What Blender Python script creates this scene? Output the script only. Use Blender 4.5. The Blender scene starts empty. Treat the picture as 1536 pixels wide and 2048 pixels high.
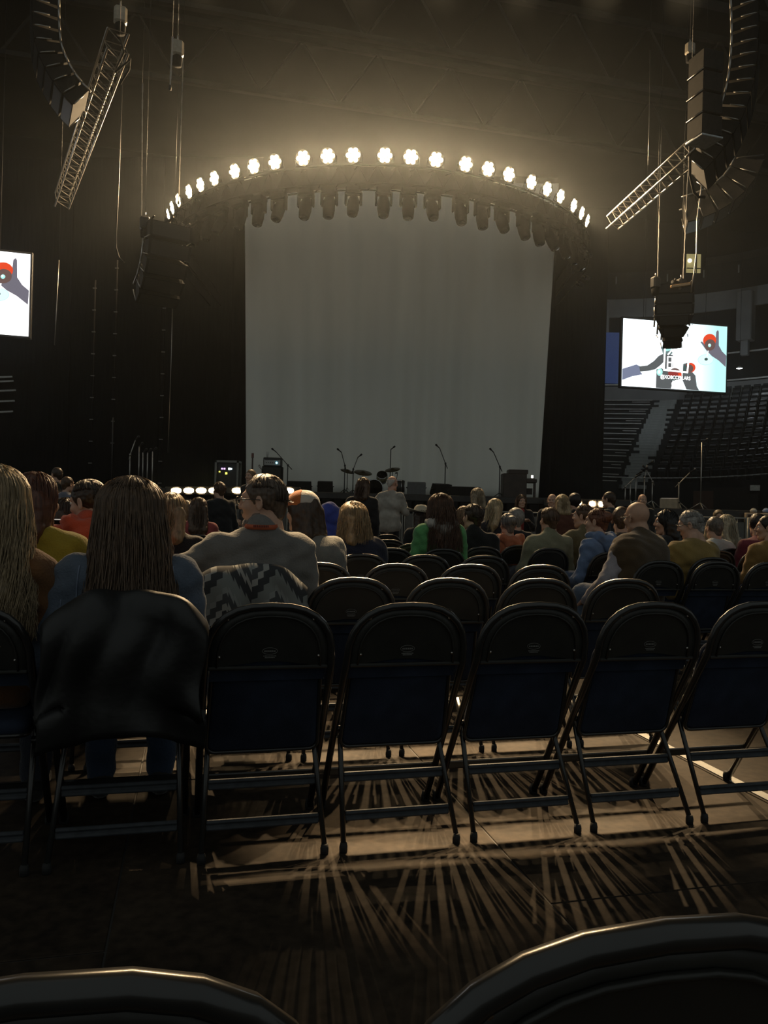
import bpy, bmesh, math, random
import numpy as np
from mathutils import Vector, Matrix, Euler

random.seed(7)
rng = np.random.default_rng(7)
SC = bpy.context.scene
COL = SC.collection

# ------------------------------------------------------------------ camera, world, exposure
CAM_H, FOC, ROLL = 1.12, 1540.0, 0.026
CR, SR = math.cos(ROLL), math.sin(ROLL)
cam_d = bpy.data.cameras.new('camera')
cam_d.sensor_fit = 'VERTICAL'
cam_d.sensor_height = 36.0
cam_d.lens = 36.0 * FOC / 2048.0
cam_d.clip_start, cam_d.clip_end = 0.02, 300
cam = bpy.data.objects.new('camera', cam_d)
COL.objects.link(cam)
cam.matrix_world = Matrix(((CR, -SR, 0, 0), (0, 0, -1, 0), (SR, CR, 0, CAM_H), (0, 0, 0, 1)))
SC.camera = cam

AMBIENT = 0.185          # dim house light of the open hall behind the camera
wd = bpy.data.worlds.new('hall_ambient')
SC.world = wd
wd.use_nodes = True
wd.node_tree.nodes['Background'].inputs[0].default_value = (0.92, 1.0, 0.96, 1)
wd.node_tree.nodes['Background'].inputs[1].default_value = AMBIENT
SC.view_settings.view_transform = 'Standard'
SC.view_settings.look = 'None'
SC.view_settings.exposure = 0.0
SC.view_settings.gamma = 1.0
SC.view_settings.use_curve_mapping = False
SC.cycles.max_bounces = 6; SC.cycles.diffuse_bounces = 3; SC.cycles.glossy_bounces = 3; SC.cycles.volume_bounces = 0
SC.cycles.caustics_reflective = False; SC.cycles.caustics_refractive = False
LAMP_W = 165.0           # each blinder on the curved truss
FRONT_W = 9500.0          # each lamp on the front truss above the audience
FOOT_W = 30.0            # each footlight on the stage lip
SUITE_W = 60.0           # suite level lamp, and an added unseen one lighting the bowl
HAZE = 0.0013
SCREEN_E = 2.0

def at(px, py, Y):
    dx, dy = px - 768.0, py - 1024.0
    x = dx * CR + dy * SR
    y = -dx * SR + dy * CR
    return Vector((x * Y / FOC, Y, CAM_H - y * Y / FOC))

def atz(px, py, z):
    dx, dy = px - 768.0, py - 1024.0
    y = -dx * SR + dy * CR
    return at(px, py, (CAM_H - z) * FOC / y)

# ------------------------------------------------------------------ materials
MATS = {}
def mat(name, col, rough=0.7, metal=0.0, var=0.15, vscale=12.0, bump=0.0, bscale=60.0, spec=0.5, stretch=None,
        emit=None, estr=0.0, sheen=0.0, coat=0.0):
    if name in MATS:
        return MATS[name]
    m = bpy.data.materials.new(name)
    m.use_nodes = True
    nt = m.node_tree
    b = nt.nodes['Principled BSDF']
    b.inputs['Roughness'].default_value = rough
    b.inputs['Metallic'].default_value = metal
    b.inputs['Specular IOR Level'].default_value = spec
    if sheen:
        b.inputs['Sheen Weight'].default_value = sheen
    if coat:
        b.inputs['Coat Weight'].default_value = coat
        b.inputs['Coat Roughness'].default_value = 0.1
    tc = nt.nodes.new('ShaderNodeTexCoord')
    src = tc.outputs['Object']
    if stretch:
        mp = nt.nodes.new('ShaderNodeMapping')
        mp.inputs['Scale'].default_value = stretch
        nt.links.new(src, mp.inputs['Vector'])
        src = mp.outputs['Vector']
    nz = nt.nodes.new('ShaderNodeTexNoise')
    nz.inputs['Scale'].default_value = vscale
    nz.inputs['Detail'].default_value = 4
    nt.links.new(src, nz.inputs['Vector'])
    rp = nt.nodes.new('ShaderNodeValToRGB')
    lo = [max(0, c * (1 - var)) for c in col[:3]] + [1]
    hi = [min(1, c * (1 + var)) for c in col[:3]] + [1]
    rp.color_ramp.elements[0].position, rp.color_ramp.elements[1].position = 0.3, 0.7
    rp.color_ramp.elements[0].color, rp.color_ramp.elements[1].color = lo, hi
    nt.links.new(nz.outputs['Fac'], rp.inputs['Fac'])
    nt.links.new(rp.outputs['Color'], b.inputs['Base Color'])
    if bump:
        n2 = nt.nodes.new('ShaderNodeTexNoise')
        n2.inputs['Scale'].default_value = bscale
        n2.inputs['Detail'].default_value = 3
        nt.links.new(src, n2.inputs['Vector'])
        bp = nt.nodes.new('ShaderNodeBump')
        bp.inputs['Strength'].default_value = bump
        bp.inputs['Distance'].default_value = 0.01
        nt.links.new(n2.outputs['Fac'], bp.inputs['Height'])
        nt.links.new(bp.outputs['Normal'], b.inputs['Normal'])
    if emit:
        b.inputs['Emission Color'].default_value = (*emit, 1)
        b.inputs['Emission Strength'].default_value = estr
        m.cycles.emission_sampling = 'NONE' if estr > 20 else 'AUTO'
    MATS[name] = m
    return m

def cloth(col, rough=0.9):
    k = 'cloth_%d_%d_%d' % tuple(int(c * 255) for c in col)
    return mat(k, col, rough, var=0.18, vscale=9, bump=0.35, bscale=120, spec=0.2, sheen=0.25)

def hairmat(col):
    k = 'hair_%d_%d_%d' % tuple(int(c * 255) for c in col)
    return mat(k, col, 0.42, var=0.45, vscale=30, stretch=(3, 3, 0.4), spec=0.45)

def skinmat(col=(0.50, 0.31, 0.22)):
    k = 'skin_%d_%d_%d' % tuple(int(c * 255) for c in col)
    return mat(k, col, 0.5, var=0.08, vscale=20, spec=0.4)

M_CHAIR = mat('black_gloss_paint', (0.018, 0.018, 0.017), 0.28, spec=0.5, var=0.2, coat=0.3)
M_PANEL = mat('black_panel_paint', (0.024, 0.024, 0.021), 0.42, spec=0.4, var=0.2, bump=0.03, bscale=90)
M_SEAT = mat('navy_seat_fabric', (0.026, 0.034, 0.055), 0.95, spec=0.1, var=0.2, bump=0.3, bscale=400)
M_BAR = mat('grey_steel_bar', (0.045, 0.05, 0.056), 0.65, metal=0.2, spec=0.25, var=0.2, vscale=30)
M_RUB = mat('black_rubber', (0.015, 0.015, 0.015), 0.8)
M_RIV = mat('bright_rivet', (0.5, 0.48, 0.44), 0.3, metal=1.0, var=0.05)
M_PLATE = mat('maker_plate_print', (0.14, 0.14, 0.13), 0.5, var=0.2)
M_BLK = mat('black_metal', (0.018, 0.018, 0.019), 0.5, var=0.25, vscale=20)
M_MATT = mat('matt_black_metal', (0.012, 0.012, 0.012), 0.95, spec=0.08, var=0.25, vscale=20)
M_BLKCLOTH = mat('black_drape', (0.012, 0.012, 0.013), 0.95, spec=0.1, var=0.3, vscale=4, stretch=(3, 3, 0.2))
M_ALU = mat('aluminium_tube', (0.42, 0.40, 0.37), 0.35, metal=0.9, var=0.1)
M_CHROME = mat('chrome', (0.6, 0.6, 0.6), 0.15, metal=1.0, var=0.05)
M_CAB = mat('speaker_cabinet', (0.016, 0.015, 0.014), 0.85, var=0.2, vscale=10, spec=0.2)
M_GRILLE = mat('speaker_grille', (0.02, 0.02, 0.02), 0.5, metal=0.4, var=0.3, vscale=200)

# ------------------------------------------------------------------ mesh helpers
def new_obj(name, me, parent=None, loc=None, rot=None):
    o = bpy.data.objects.new(name, me)
    COL.objects.link(o)
    if parent is not None:
        o.parent = parent
    if loc is not None:
        o.location = loc
    if rot is not None:
        o.rotation_euler = rot
    return o

def mesh_np(name, V, F, m=None, smooth=True):
    """V (n,3) array; F list of faces or (k,4) int array"""
    me = bpy.data.meshes.new(name)
    V = np.asarray(V, dtype=np.float32)
    if isinstance(F, np.ndarray):
        k, w = F.shape
        me.vertices.add(len(V)); me.vertices.foreach_set('co', V.ravel())
        me.loops.add(k * w); me.loops.foreach_set('vertex_index', F.ravel().astype(np.int32))
        me.polygons.add(k); me.polygons.foreach_set('loop_start', np.arange(0, k * w, w, dtype=np.int32))
        me.update(calc_edges=True)
        me.validate()
    else:
        me.from_pydata([tuple(map(float, v)) for v in V], [], F)
        me.update()
    if smooth and len(me.polygons):
        me.polygons.foreach_set('use_smooth', np.ones(len(me.polygons), dtype=bool))
    if m is not None:
        for mm in (m if isinstance(m, (list, tuple)) else [m]):
            me.materials.append(mm)
    return me

class MB:
    """collects boxes, tubes, lathes into one mesh"""
    def __init__(self):
        self.v, self.f, self.mi, self.cur, self.sm = [], [], [], 0, []
    def _add(self, V, F, smooth=False):
        n = len(self.v)
        self.v.extend([tuple(map(float, p)) for p in V])
        for f in F:
            self.f.append(tuple(i + n for i in f)); self.mi.append(self.cur); self.sm.append(smooth)
        return self
    def box(self, c, s, R=None, bev=0.0):
        c = Vector(c); hx, hy, hz = s[0] / 2, s[1] / 2, s[2] / 2
        if bev > 0:
            b = min(bev, hx * .9, hy * .9, hz * .9)
            V = []; F = []
            for sx in (-1, 1):
                for sy in (-1, 1):
                    for sz in (-1, 1):
                        V += [(sx * (hx - b), sy * (hy - b), sz * hz), (sx * (hx - b), sy * hy, sz * (hz - b)), (sx * hx, sy * (hy - b), sz * (hz - b))]
            bm = bmesh.new()
            for p in V: bm.verts.new(p)
            r = bmesh.ops.convex_hull(bm, input=bm.verts)
            bm.verts.index_update()
            V = [v.co.copy() for v in bm.verts]; F = [[v.index for v in f.verts] for f in bm.faces]
            bm.free()
        else:
            V = [Vector((x, y, z)) for z in (-hz, hz) for y in (-hy, hy) for x in (-hx, hx)]
            F = [(0, 2, 3, 1), (4, 5, 7, 6), (0, 1, 5, 4), (2, 6, 7, 3), (0, 4, 6, 2), (1, 3, 7, 5)]
        V = [Vector(p) for p in V]
        if R is not None:
            V = [R @ p for p in V]
        return self._add([p + c for p in V], F)
    def tube(self, pts, r, n=6, cap=True, closed=False):
        pts = [Vector(p) for p in pts]
        rs = r if isinstance(r, (list, tuple)) else [r] * len(pts)
        V = []; F = []; L = len(pts)
        up = None
        for i, p in enumerate(pts):
            if closed:
                t = (pts[(i + 1) % L] - pts[i - 1])
            else:
                t = pts[min(i + 1, L - 1)] - pts[max(i - 1, 0)]
            if t.length < 1e-9: t = Vector((0, 0, 1))
            t.normalize()
            if up is None:
                a = Vector((0, 0, 1)) if abs(t.z) < .9 else Vector((1, 0, 0))
                up = t.cross(a).normalized()
            up = (up - t * up.dot(t))
            if up.length < 1e-6: up = t.orthogonal()
            up.normalize()
            w = t.cross(up)
            for k in range(n):
                a = 2 * math.pi * k / n
                V.append(p + (up * math.cos(a) + w * math.sin(a)) * rs[i])
        for i in range(L if closed else L - 1):
            j = (i + 1) % L
            for k in range(n):
                k2 = (k + 1) % n
                F.append((i * n + k, i * n + k2, j * n + k2, j * n + k))
        if cap and not closed:
            F.append(tuple(range(n - 1, -1, -1)))
            F.append(tuple((L - 1) * n + k for k in range(n)))
        return self._add(V, F, n > 4)
    def lathe(self, prof, n=16, M=None, cap=True):
        """prof list of (r,z); M 4x4 placement"""
        V = []; F = []
        for (r, z) in prof:
            for k in range(n):
                a = 2 * math.pi * k / n
                V.append(Vector((r * math.cos(a), r * math.sin(a), z)))
        for i in range(len(prof) - 1):
            for k in range(n):
                k2 = (k + 1) % n
                F.append((i * n + k, i * n + k2, (i + 1) * n + k2, (i + 1) * n + k))
        if cap and prof[0][0] > 1e-5: F.append(tuple(range(n - 1, -1, -1)))
        if cap and prof[-1][0] > 1e-5: F.append(tuple((len(prof) - 1) * n + k for k in range(n)))
        if M is not None: V = [M @ p for p in V]
        return self._add(V, F, True)
    def prism(self, poly, h, M=None):
        """extrude a 2d polygon (x,y) from z=0 to z=h"""
        n = len(poly)
        V = [Vector((x, y, 0)) for x, y in poly] + [Vector((x, y, h)) for x, y in poly]
        F = [tuple(range(n - 1, -1, -1)), tuple(range(n, 2 * n))]
        F += [(i, (i + 1) % n, n + (i + 1) % n, n + i) for i in range(n)]
        if M is not None: V = [M @ p for p in V]
        return self._add(V, F)
    def quad(self, a, b, c, d):
        return self._add([a, b, c, d], [(0, 1, 2, 3)])
    def mesh(self, name, m, smooth=None):
        me = bpy.data.meshes.new(name)
        me.from_pydata(self.v, [], self.f)
        me.polygons.foreach_set('use_smooth', self.sm if smooth is None else [smooth] * len(self.f))
        ms = m if isinstance(m, (list, tuple)) else [m]
        for mm in ms: me.materials.append(mm)
        if len(ms) > 1: me.polygons.foreach_set('material_index', self.mi)
        me.update()
        return me
    def build(self, name, m, parent=None, loc=None, rot=None, smooth=None):
        return new_obj(name, self.mesh(name, m, smooth), parent, loc, rot)

def tag(o, label=None, cat=None, group=None, kind=None):
    if label: o['label'] = label
    if cat: o['category'] = cat
    if group: o['group'] = group
    if kind: o['kind'] = kind
    return o

def thing(name, label, cat, loc=(0, 0, 0), rz=0.0, group=None):
    o = bpy.data.objects.new(name, None)
    o.empty_display_size = 0.1
    COL.objects.link(o)
    o.location = loc
    o.rotation_euler = (0, 0, rz)
    return tag(o, label, cat, group)

def copy_tree(o, parent=None):
    c = o.copy(); COL.objects.link(c)
    if parent is not None: c.parent = parent
    for ch in o.children: copy_tree(ch, c)
    return c

ORD = ['first', 'second', 'third', 'fourth', 'fifth', 'sixth', 'seventh', 'eighth', 'ninth', 'tenth', 'eleventh', 'twelfth',
       'thirteenth', 'fourteenth', 'fifteenth', 'sixteenth', 'seventeenth', 'eighteenth', 'nineteenth', 'twentieth',
       'twenty-first', 'twenty-second', 'twenty-third', 'twenty-fourth', 'twenty-fifth', 'twenty-sixth', 'twenty-seventh', 'twenty-eighth', 'twenty-ninth', 'thirtieth', 'thirty-first', 'thirty-second']

# arena axes: rows run along U, face N
ANG = math.radians(14)
U = Vector((math.cos(ANG), math.sin(ANG), 0))
N = Vector((-math.sin(ANG), math.cos(ANG), 0))
Z = Vector((0, 0, 1))
# ------------------------------------------------------------------ structure: floor, walls, ceiling
def floor_mat():
    m = bpy.data.materials.new('worn_deck_floor')
    m.use_nodes = True
    nt = m.node_tree; b = nt.nodes['Principled BSDF']
    tc = nt.nodes.new('ShaderNodeTexCoord')
    n1 = nt.nodes.new('ShaderNodeTexNoise'); n1.inputs['Scale'].default_value = 1.6; n1.inputs['Detail'].default_value = 8
    n2 = nt.nodes.new('ShaderNodeTexNoise'); n2.inputs['Scale'].default_value = 28; n2.inputs['Detail'].default_value = 5
    nt.links.new(tc.outputs['Object'], n1.inputs['Vector']); nt.links.new(tc.outputs['Object'], n2.inputs['Vector'])
    mx = nt.nodes.new('ShaderNodeMix'); mx.data_type = 'FLOAT'; mx.inputs['Factor'].default_value = 0.5
    nt.links.new(n1.outputs['Fac'], mx.inputs[2]); nt.links.new(n2.outputs['Fac'], mx.inputs[3])
    rp = nt.nodes.new('ShaderNodeValToRGB')
    rp.color_ramp.elements[0].position = 0.35; rp.color_ramp.elements[0].color = (0.015, 0.0112, 0.0077, 1)
    rp.color_ramp.elements[1].position = 0.68; rp.color_ramp.elements[1].color = (0.050, 0.0365, 0.025, 1)
    nt.links.new(mx.outputs[0], rp.inputs['Fac']); nt.links.new(rp.outputs['Color'], b.inputs['Base Color'])
    r2 = nt.nodes.new('ShaderNodeMapRange'); r2.inputs[3].default_value = 0.6; r2.inputs[4].default_value = 0.85; b.inputs['Specular IOR Level'].default_value = .12
    nt.links.new(n1.outputs['Fac'], r2.inputs[0]); nt.links.new(r2.outputs[0], b.inputs['Roughness'])
    bp = nt.nodes.new('ShaderNodeBump'); bp.inputs['Strength'].default_value = 0.15; bp.inputs['Distance'].default_value = 0.004
    nt.links.new(n2.outputs['Fac'], bp.inputs['Height']); nt.links.new(bp.outputs['Normal'], b.inputs['Normal'])
    return m
M_FLOOR = floor_mat()
M_SUBFL = mat('sub_floor', (0.03, 0.027, 0.024), 0.8)
M_WALL = mat('dark_hall_wall', (0.012, 0.012, 0.013), 0.9, var=0.25, vscale=0.6)
M_CEIL = mat('dark_roof_deck', (0.012, 0.011, 0.010), 0.9, var=0.3, vscale=0.4)
M_STEEL = mat('roof_steel', (0.035, 0.033, 0.03), 0.6, metal=0.2, var=0.2, vscale=1.0)
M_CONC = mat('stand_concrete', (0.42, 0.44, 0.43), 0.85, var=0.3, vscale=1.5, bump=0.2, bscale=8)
M_NOSE = mat('pale_nosing', (0.75, 0.75, 0.72), 0.7, var=0.2, vscale=2)
M_FASC = mat('grey_fascia', (0.30, 0.30, 0.30), 0.7, var=0.15, vscale=0.5)
M_WHITE = mat('white_floor_paint', (0.36, 0.36, 0.33), 0.7, var=0.12, vscale=14)

fl = tag(MB().box((0, 24, -0.03), (110, 76, 0.05)).build('floor', M_SUBFL), kind='structure')
# removable deck panels, laid on the arena axes: each its own piece near the camera
PW, PL = 1.22, 2.44
panel_me = MB().box((0, 0, 0), (PW - 0.006, PL - 0.006, 0.02), bev=0.002).mesh('floor_panel', M_FLOOR)
RZ = Matrix.Rotation(ANG, 4, 'Z')
cnt = 0
far_mb = MB()
for i in range(-14, 22):
    for j in range(-2, 14):
        off = (PL / 2) * (i % 2)
        u, n = (i + 0.35) * PW, j * PL + off - 0.4
        p = U * u + N * n
        if p.y < -1.2 or p.y > 24 or abs(p.x) > 1.0 + 0.62 * p.y + 1.6: continue
        zz = -0.011 + random.uniform(-0.0012, 0.0)
        if p.y < 13:
            o = new_obj('floor_panel', panel_me, fl, (p.x, p.y, zz), (0, 0, ANG)); cnt += 1
        else:
            far_mb.box((p.x, p.y, -0.012), (PW - .006, PL - .006, .02), RZ.to_3x3())
tag(far_mb.build('floor_panel_field', M_FLOOR, fl), kind='stuff')
# painted court lines
for k, (u, n0, n1) in enumerate(((2.30, 0.2, 3.9), (3.70, 2.0, 9.0))):
    tag(MB().box((U * u + N * (n0 + n1) / 2 + Vector((0, 0, 0.0012))), (0.05, n1 - n0, 0.002), RZ.to_3x3()).build('trim_%d' % (k + 1), M_WHITE), kind='structure')

# hall shell: far wall and right wall, roof deck
def wall(name, a, b, z0, z1, th=0.3, m=M_WALL):
    a, b = Vector(a), Vector(b); d = (b - a); L = d.length
    R = Matrix.Rotation(math.atan2(d.y, d.x), 3, 'Z')
    return tag(MB().box(((a + b) / 2 + Vector((0, 0, (z0 + z1) / 2))), (L, th, z1 - z0), R).build(name, m), kind='structure')
wall('wall_back', (-40, 52, 0), (40, 72, 0), 0, 30)
wall('wall_right', (40, 72, 0), (52, 22, 0), 0, 30)
wall('wall_left', (-40, 52, 0), (-34, 22, 0), 0, 30)
ce = tag(MB().box((2, 45, 27.5), (110, 72, 0.3)).build('ceiling', M_CEIL), kind='structure')

# roof trusses on the arena axes: chords and webs
def roof_truss(c, zb, zt, L, k):
    mb = MB()
    a, b = c - U * L / 2, c + U * L / 2
    mb.box(c + Z * zb, (L, 0.28, 0.22), RZ.to_3x3())
    mb.box(c + Z * zt, (L, 0.3, 0.3), RZ.to_3x3())
    t = tag(mb.build('trim_%d' % k, M_STEEL), kind='structure')
    n = int(L / 4)
    for i in range(n):
        wb = MB()
        p0 = a + U * (L * i / n); p1 = a + U * (L * (i + .5) / n); p2 = a + U * (L * (i + 1) / n)
        wb.tube([p0 + Z * zb, p1 + Z * zt], 0.07, 4); wb.tube([p1 + Z * zt, p2 + Z * zb], 0.07, 4)
        wb.build('web_brace', M_STEEL, t)
roof_truss(Vector((2.5, 34.9, 0)), 22.0, 25.0, 64, 3)
roof_truss(Vector((1.0, 40.6, 0)), 22.0, 25.0, 64, 4)
roof_truss(Vector((4.0, 29.0, 0)), 22.0, 25.0, 64, 5)

# ------------------------------------------------------------------ the seating bowl behind the right screen
def curve_pts(ctrl, n):
    """catmull-rom through ctrl"""
    P = [ctrl[0] * 2 - ctrl[1]] + list(ctrl) + [ctrl[-1] * 2 - ctrl[-2]]
    out = []
    for i in range(1, len(P) - 2):
        for s in range(n):
            t = s / n
            out.append(0.5 * ((2 * P[i]) + (P[i + 1] - P[i - 1]) * t + (2 * P[i - 1] - 5 * P[i] + 4 * P[i + 1] - P[i + 2]) * t * t + (-P[i - 1] + 3 * P[i] - 3 * P[i + 1] + P[i + 2]) * t ** 3))
    out.append(ctrl[-1].copy())
    return out
def gp(px, Y):
    p = at(px, 1030, Y); return Vector((p.x, p.y, 0))
FR = curve_pts([gp(1085, 43), gp(1210, 44.2), gp(1300, 44.4), gp(1420, 42), gp(1550, 37), gp(1720, 29)], 10)
def normals(P):
    out = []
    for i in range(len(P)):
        t = P[min(i + 1, len(P) - 1)] - P[max(i - 1, 0)]
        out.append(Vector((-t.y, t.x, 0)).normalized())
    return out
FRN = normals(FR)
NROW, RUN, RISE, Z0 = 16, 0.80, 0.43, 3.25
def rowpt(i, k, extra=0.0):
    return FR[i] + FRN[i] * (k * RUN + extra)
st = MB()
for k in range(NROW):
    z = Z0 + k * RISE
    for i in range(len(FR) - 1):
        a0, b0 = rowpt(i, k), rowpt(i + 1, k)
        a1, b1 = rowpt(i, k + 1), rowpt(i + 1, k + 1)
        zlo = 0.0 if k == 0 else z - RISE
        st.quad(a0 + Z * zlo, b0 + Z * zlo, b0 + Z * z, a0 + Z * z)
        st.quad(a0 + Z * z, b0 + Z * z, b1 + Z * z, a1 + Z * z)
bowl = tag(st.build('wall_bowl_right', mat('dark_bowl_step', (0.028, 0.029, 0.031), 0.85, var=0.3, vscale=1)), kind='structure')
# length parameter along a row
def arc_at(k, s):
    """point and tangent at arc length s along row k"""
    acc = 0
    for i in range(len(FR) - 1):
        a, b = rowpt(i, k), rowpt(i + 1, k); d = (b - a).length
        if acc + d >= s:
            return a + (b - a) * ((s - acc) / d), (b - a).normalized()
        acc += d
    return None, None
def proj(p):
    x = p.x * FOC / p.y; y = (CAM_H - p.z) * FOC / p.y
    return (768 + x * CR - y * SR, 1024 + x * SR + y * CR)
# aisle: find per row the arc length where the photo shows the stair
def arc_for_px(k, px):
    best = None
    for s in np.arange(0, 40, 0.1):
        p, t = arc_at(k, s)
        if p is None: break
        d = abs(proj(p + Z * (Z0 + k * RISE))[0] - px)
        if best is None or d < best[0]: best = (d, s)
    return best[1]
AIS = {}
s_bot, s_top = arc_for_px(0, 1262), arc_for_px(NROW - 1, 1330)
for k in range(NROW):
    AIS[k] = s_bot + (s_top - s_bot) * k / (NROW - 1)
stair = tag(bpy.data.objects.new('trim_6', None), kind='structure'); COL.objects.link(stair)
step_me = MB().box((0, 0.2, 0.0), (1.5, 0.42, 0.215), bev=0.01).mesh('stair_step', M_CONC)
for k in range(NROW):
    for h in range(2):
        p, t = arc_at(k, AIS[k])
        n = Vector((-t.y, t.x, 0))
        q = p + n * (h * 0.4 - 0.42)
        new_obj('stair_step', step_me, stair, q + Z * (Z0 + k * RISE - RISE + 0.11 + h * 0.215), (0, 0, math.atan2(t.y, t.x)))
# pale nosings left of the stair, one per row
for k in range(0, NROW):
    mb = MB()
    s1 = AIS[k] - 0.9; s0 = max(0.2, arc_for_px(k, 1176))
    p0, t = arc_at(k, s0); p1, _ = arc_at(k, s1)
    if (p1 - p0).length < .3: continue
    mb.box((p0 + p1) / 2 + Z * (Z0 + k * RISE + .01), ((p1 - p0).length, 0.07, 0.05), Matrix.Rotation(math.atan2((p1 - p0).y, (p1 - p0).x), 3, 'Z'))
    if k % 2 == 0:
        mb.box((p0 * .15 + p1 * .85) + Z * (Z0 + k * RISE + .2), ((p1 - p0).length * .28, 0.05, 0.04), Matrix.Rotation(math.atan2((p1 - p0).y, (p1 - p0).x), 3, 'Z'))
    mb.build('step_nosing', M_NOSE, bowl)
# fixed stadium seats
M_BOWLSEAT = mat('dark_stadium_seat', (0.022, 0.023, 0.026), 0.35, var=0.3, vscale=2, spec=0.5)
sb = MB()
sb.box((0, 0.05, 0.62), (0.46, 0.06, 0.44), Matrix.Rotation(-0.18, 3, 'X'), bev=0.025)
sb.box((0, -0.06, 0.50), (0.42, 0.09, 0.34), Matrix.Rotation(0.25, 3, 'X'), bev=0.03)
sb.box((-0.25, -0.08, 0.34), (0.035, 0.30, 0.62), bev=0.01)
sb.box((-0.25, -0.08, 0.66), (0.05, 0.32, 0.03), bev=0.01)
seat_me = sb.mesh('stadium_seat', M_BOWLSEAT)
SEATS = []
for k in range(NROW):
    s = AIS[k] + 1.0
    while True:
        s += 0.60
        p, t = arc_at(k, s)
        if p is None: break
        q = p + Vector((-t.y, t.x, 0)) * 0.52
        pj = proj(q + Z * (Z0 + k * RISE + 0.6))
        if pj[0] > 1545: break
        SEATS.append((q.length, q + Z * (Z0 + k * RISE), math.atan2(t.y, t.x), k, int(round((s - AIS[k] - 1.6) / .6))))
SEATS.sort(key=lambda a: a[0])
for d, q, a, kk, si in SEATS[:300]:
    o = new_obj('stadium_seat', seat_me, None, q, (0, 0, a))
    tag(o, 'dark tip-up stadium seat, %s row up the right bowl, %s from the stair' % (ORD[kk], ORD[si]), 'seat', 'stadium seats in the right bowl')
if len(SEATS) > 300:
    rest = MB()
    for d, q, a, kk, si in SEATS[300:]:
        R = Matrix.Translation(q) @ Matrix.Rotation(a, 4, 'Z')
        rest._add([R @ Vector(v) for v in sb.v], sb.f)
    tag(rest.build('stadium_seat_rows', M_BOWLSEAT), 'far rows of empty dark stadium seats high in the bowl', 'seats', kind='stuff')
# front wall of the bowl with a pale rail, doorway and sign
wf = MB()
for i in range(len(FR) - 1):
    wf.tube([FR[i] - FRN[i] * .12 + Z * (Z0 + .22), FR[i + 1] - FRN[i + 1] * .12 + Z * (Z0 + .22)], 0.035, 5)
wf.build('front_rail', M_NOSE, bowl)
p0 = at(1515, 1010, 36.5); p1 = at(1440, 1010, 40)
dr = tag(MB().box((p0.x - 1.2, p0.y + .2, 1.35), (2.6, .3, 2.7), Matrix.Rotation(-0.75, 3, 'Z')).build('door_1', mat('dark_door', (0.02, 0.018, 0.016), .7)), kind='structure')
MB().box((p0.x - 2.2, p0.y + .9, 1.3), (0.95, .08, 2.5), Matrix.Rotation(-0.75, 3, 'Z')).build('door_leaf', mat('brown_door_leaf', (0.09, 0.05, 0.035), .6), dr)
sg = at(1510, 976, 35.6)
t = thing('exit_sign', 'small pale rectangular sign above the doorway in the bowl wall', 'sign', sg, -0.6)
MB().box((0, 0, 0), (.42, .06, .26), bev=.01).build('sign_panel', mat('pale_sign', (.6, .6, .55), .6), t)
MB().box((0, .06, 0), (.1, .1, .1)).build('bracket', M_BLK, t)

# suite level, fascia bands, columns and rail above the bowl
def band(k_off, z0, z1, name, m, th=0.25, i0=0, i1=None, par=None):
    mb = MB()
    for i in range(i0, (i1 or len(FR)) - 1):
        a, b = rowpt(i, NROW, k_off), rowpt(i + 1, NROW, k_off)
        d = b - a
        mb.box((a + b) / 2 + Z * (z0 + z1) / 2, (d.length * 1.03, th, z1 - z0), Matrix.Rotation(math.atan2(d.y, d.x), 3, 'Z'))
    o = mb.build(name, m, par)
    return o if par else tag(o, kind='structure')
band(0.3, Z0 + NROW * RISE - .4, 10.9, 'trim_7', M_FASC)
band(0.0, 10.95, 11.05, 'trim_8', M_NOSE, .08)
band(0.2, 12.9, 13.0, 'trim_9', M_NOSE, .1)
band(3.0, 10.3, 19.5, 'wall_suite', M_WALL)
band(-0.4, 15.9, 17.2, 'trim_10', M_FASC)
band(0.5, 18.9, 20.0, 'trim_11', mat('dark_fascia', (.05, .05, .05), .8), i0=22)
upper = band(-0.3, 17.2, 19.2, 'wall_upper', mat('upper_tier_dark', (.02, .02, .02), .9))
for i in range(2, len(FR) - 2, 2):
    a = rowpt(i, NROW, -0.5)
    MB().box(a + Z * 18.6, (.07, .07, .55)).build('rail_post', mat('pale_post', (.45, .45, .42), .5), upper)
for i, px in enumerate((1198, 1487)):
    s = arc_for_px(NROW - 1, px)
    p, t = arc_at(NROW - 1, s)
    mb = MB(); mb.box(p + Vector((-t.y, t.x, 0)) * .2 + Z * 15.2, (1.0, 1.0, 3.4), Matrix.Rotation(math.atan2(t.y, t.x), 3, 'Z'), bev=.06)
    mb.box(p + Vector((-t.y, t.x, 0)) * .2 + Z * 13.2, (.5, .5, 1.4), Matrix.Rotation(math.atan2(t.y, t.x), 3, 'Z'), bev=.05)
    tag(mb.build('trim_%d' % (12 + i), M_FASC), kind='structure')
# the lit opening high up with a lamp, beside the hanging cable
M_LIT = mat('lit_room_wall', (.35, .31, .16), .8, emit=(.62, .52, .22), estr=0.42)
q = at(1387, 527, 52)
win = tag(MB().box(q, (.95, .08, 1.25)).build('window_1', M_LIT), kind='structure')
MB().box(q + Vector((.17, -.07, -.2)), (.06, .06, 1.6)).build('frame_upright', M_BLK, win)
MB().box(q + Vector((0, -.07, -.35)), (.95, .05, .06)).build('window_bar', M_BLK, win)
MB().lathe([(0, -.03), (.14, -.02), (.14, .02), (0, .03)], 10, Matrix.Translation(q + Vector((-.3, -.12, .15))) @ Matrix.Rotation(math.pi / 2, 4, 'X')).build('bulkhead_lamp', mat('bulkhead_glow', (1, 1, 1), .5, emit=(1, .97, .85), estr=2.2), win)

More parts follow.
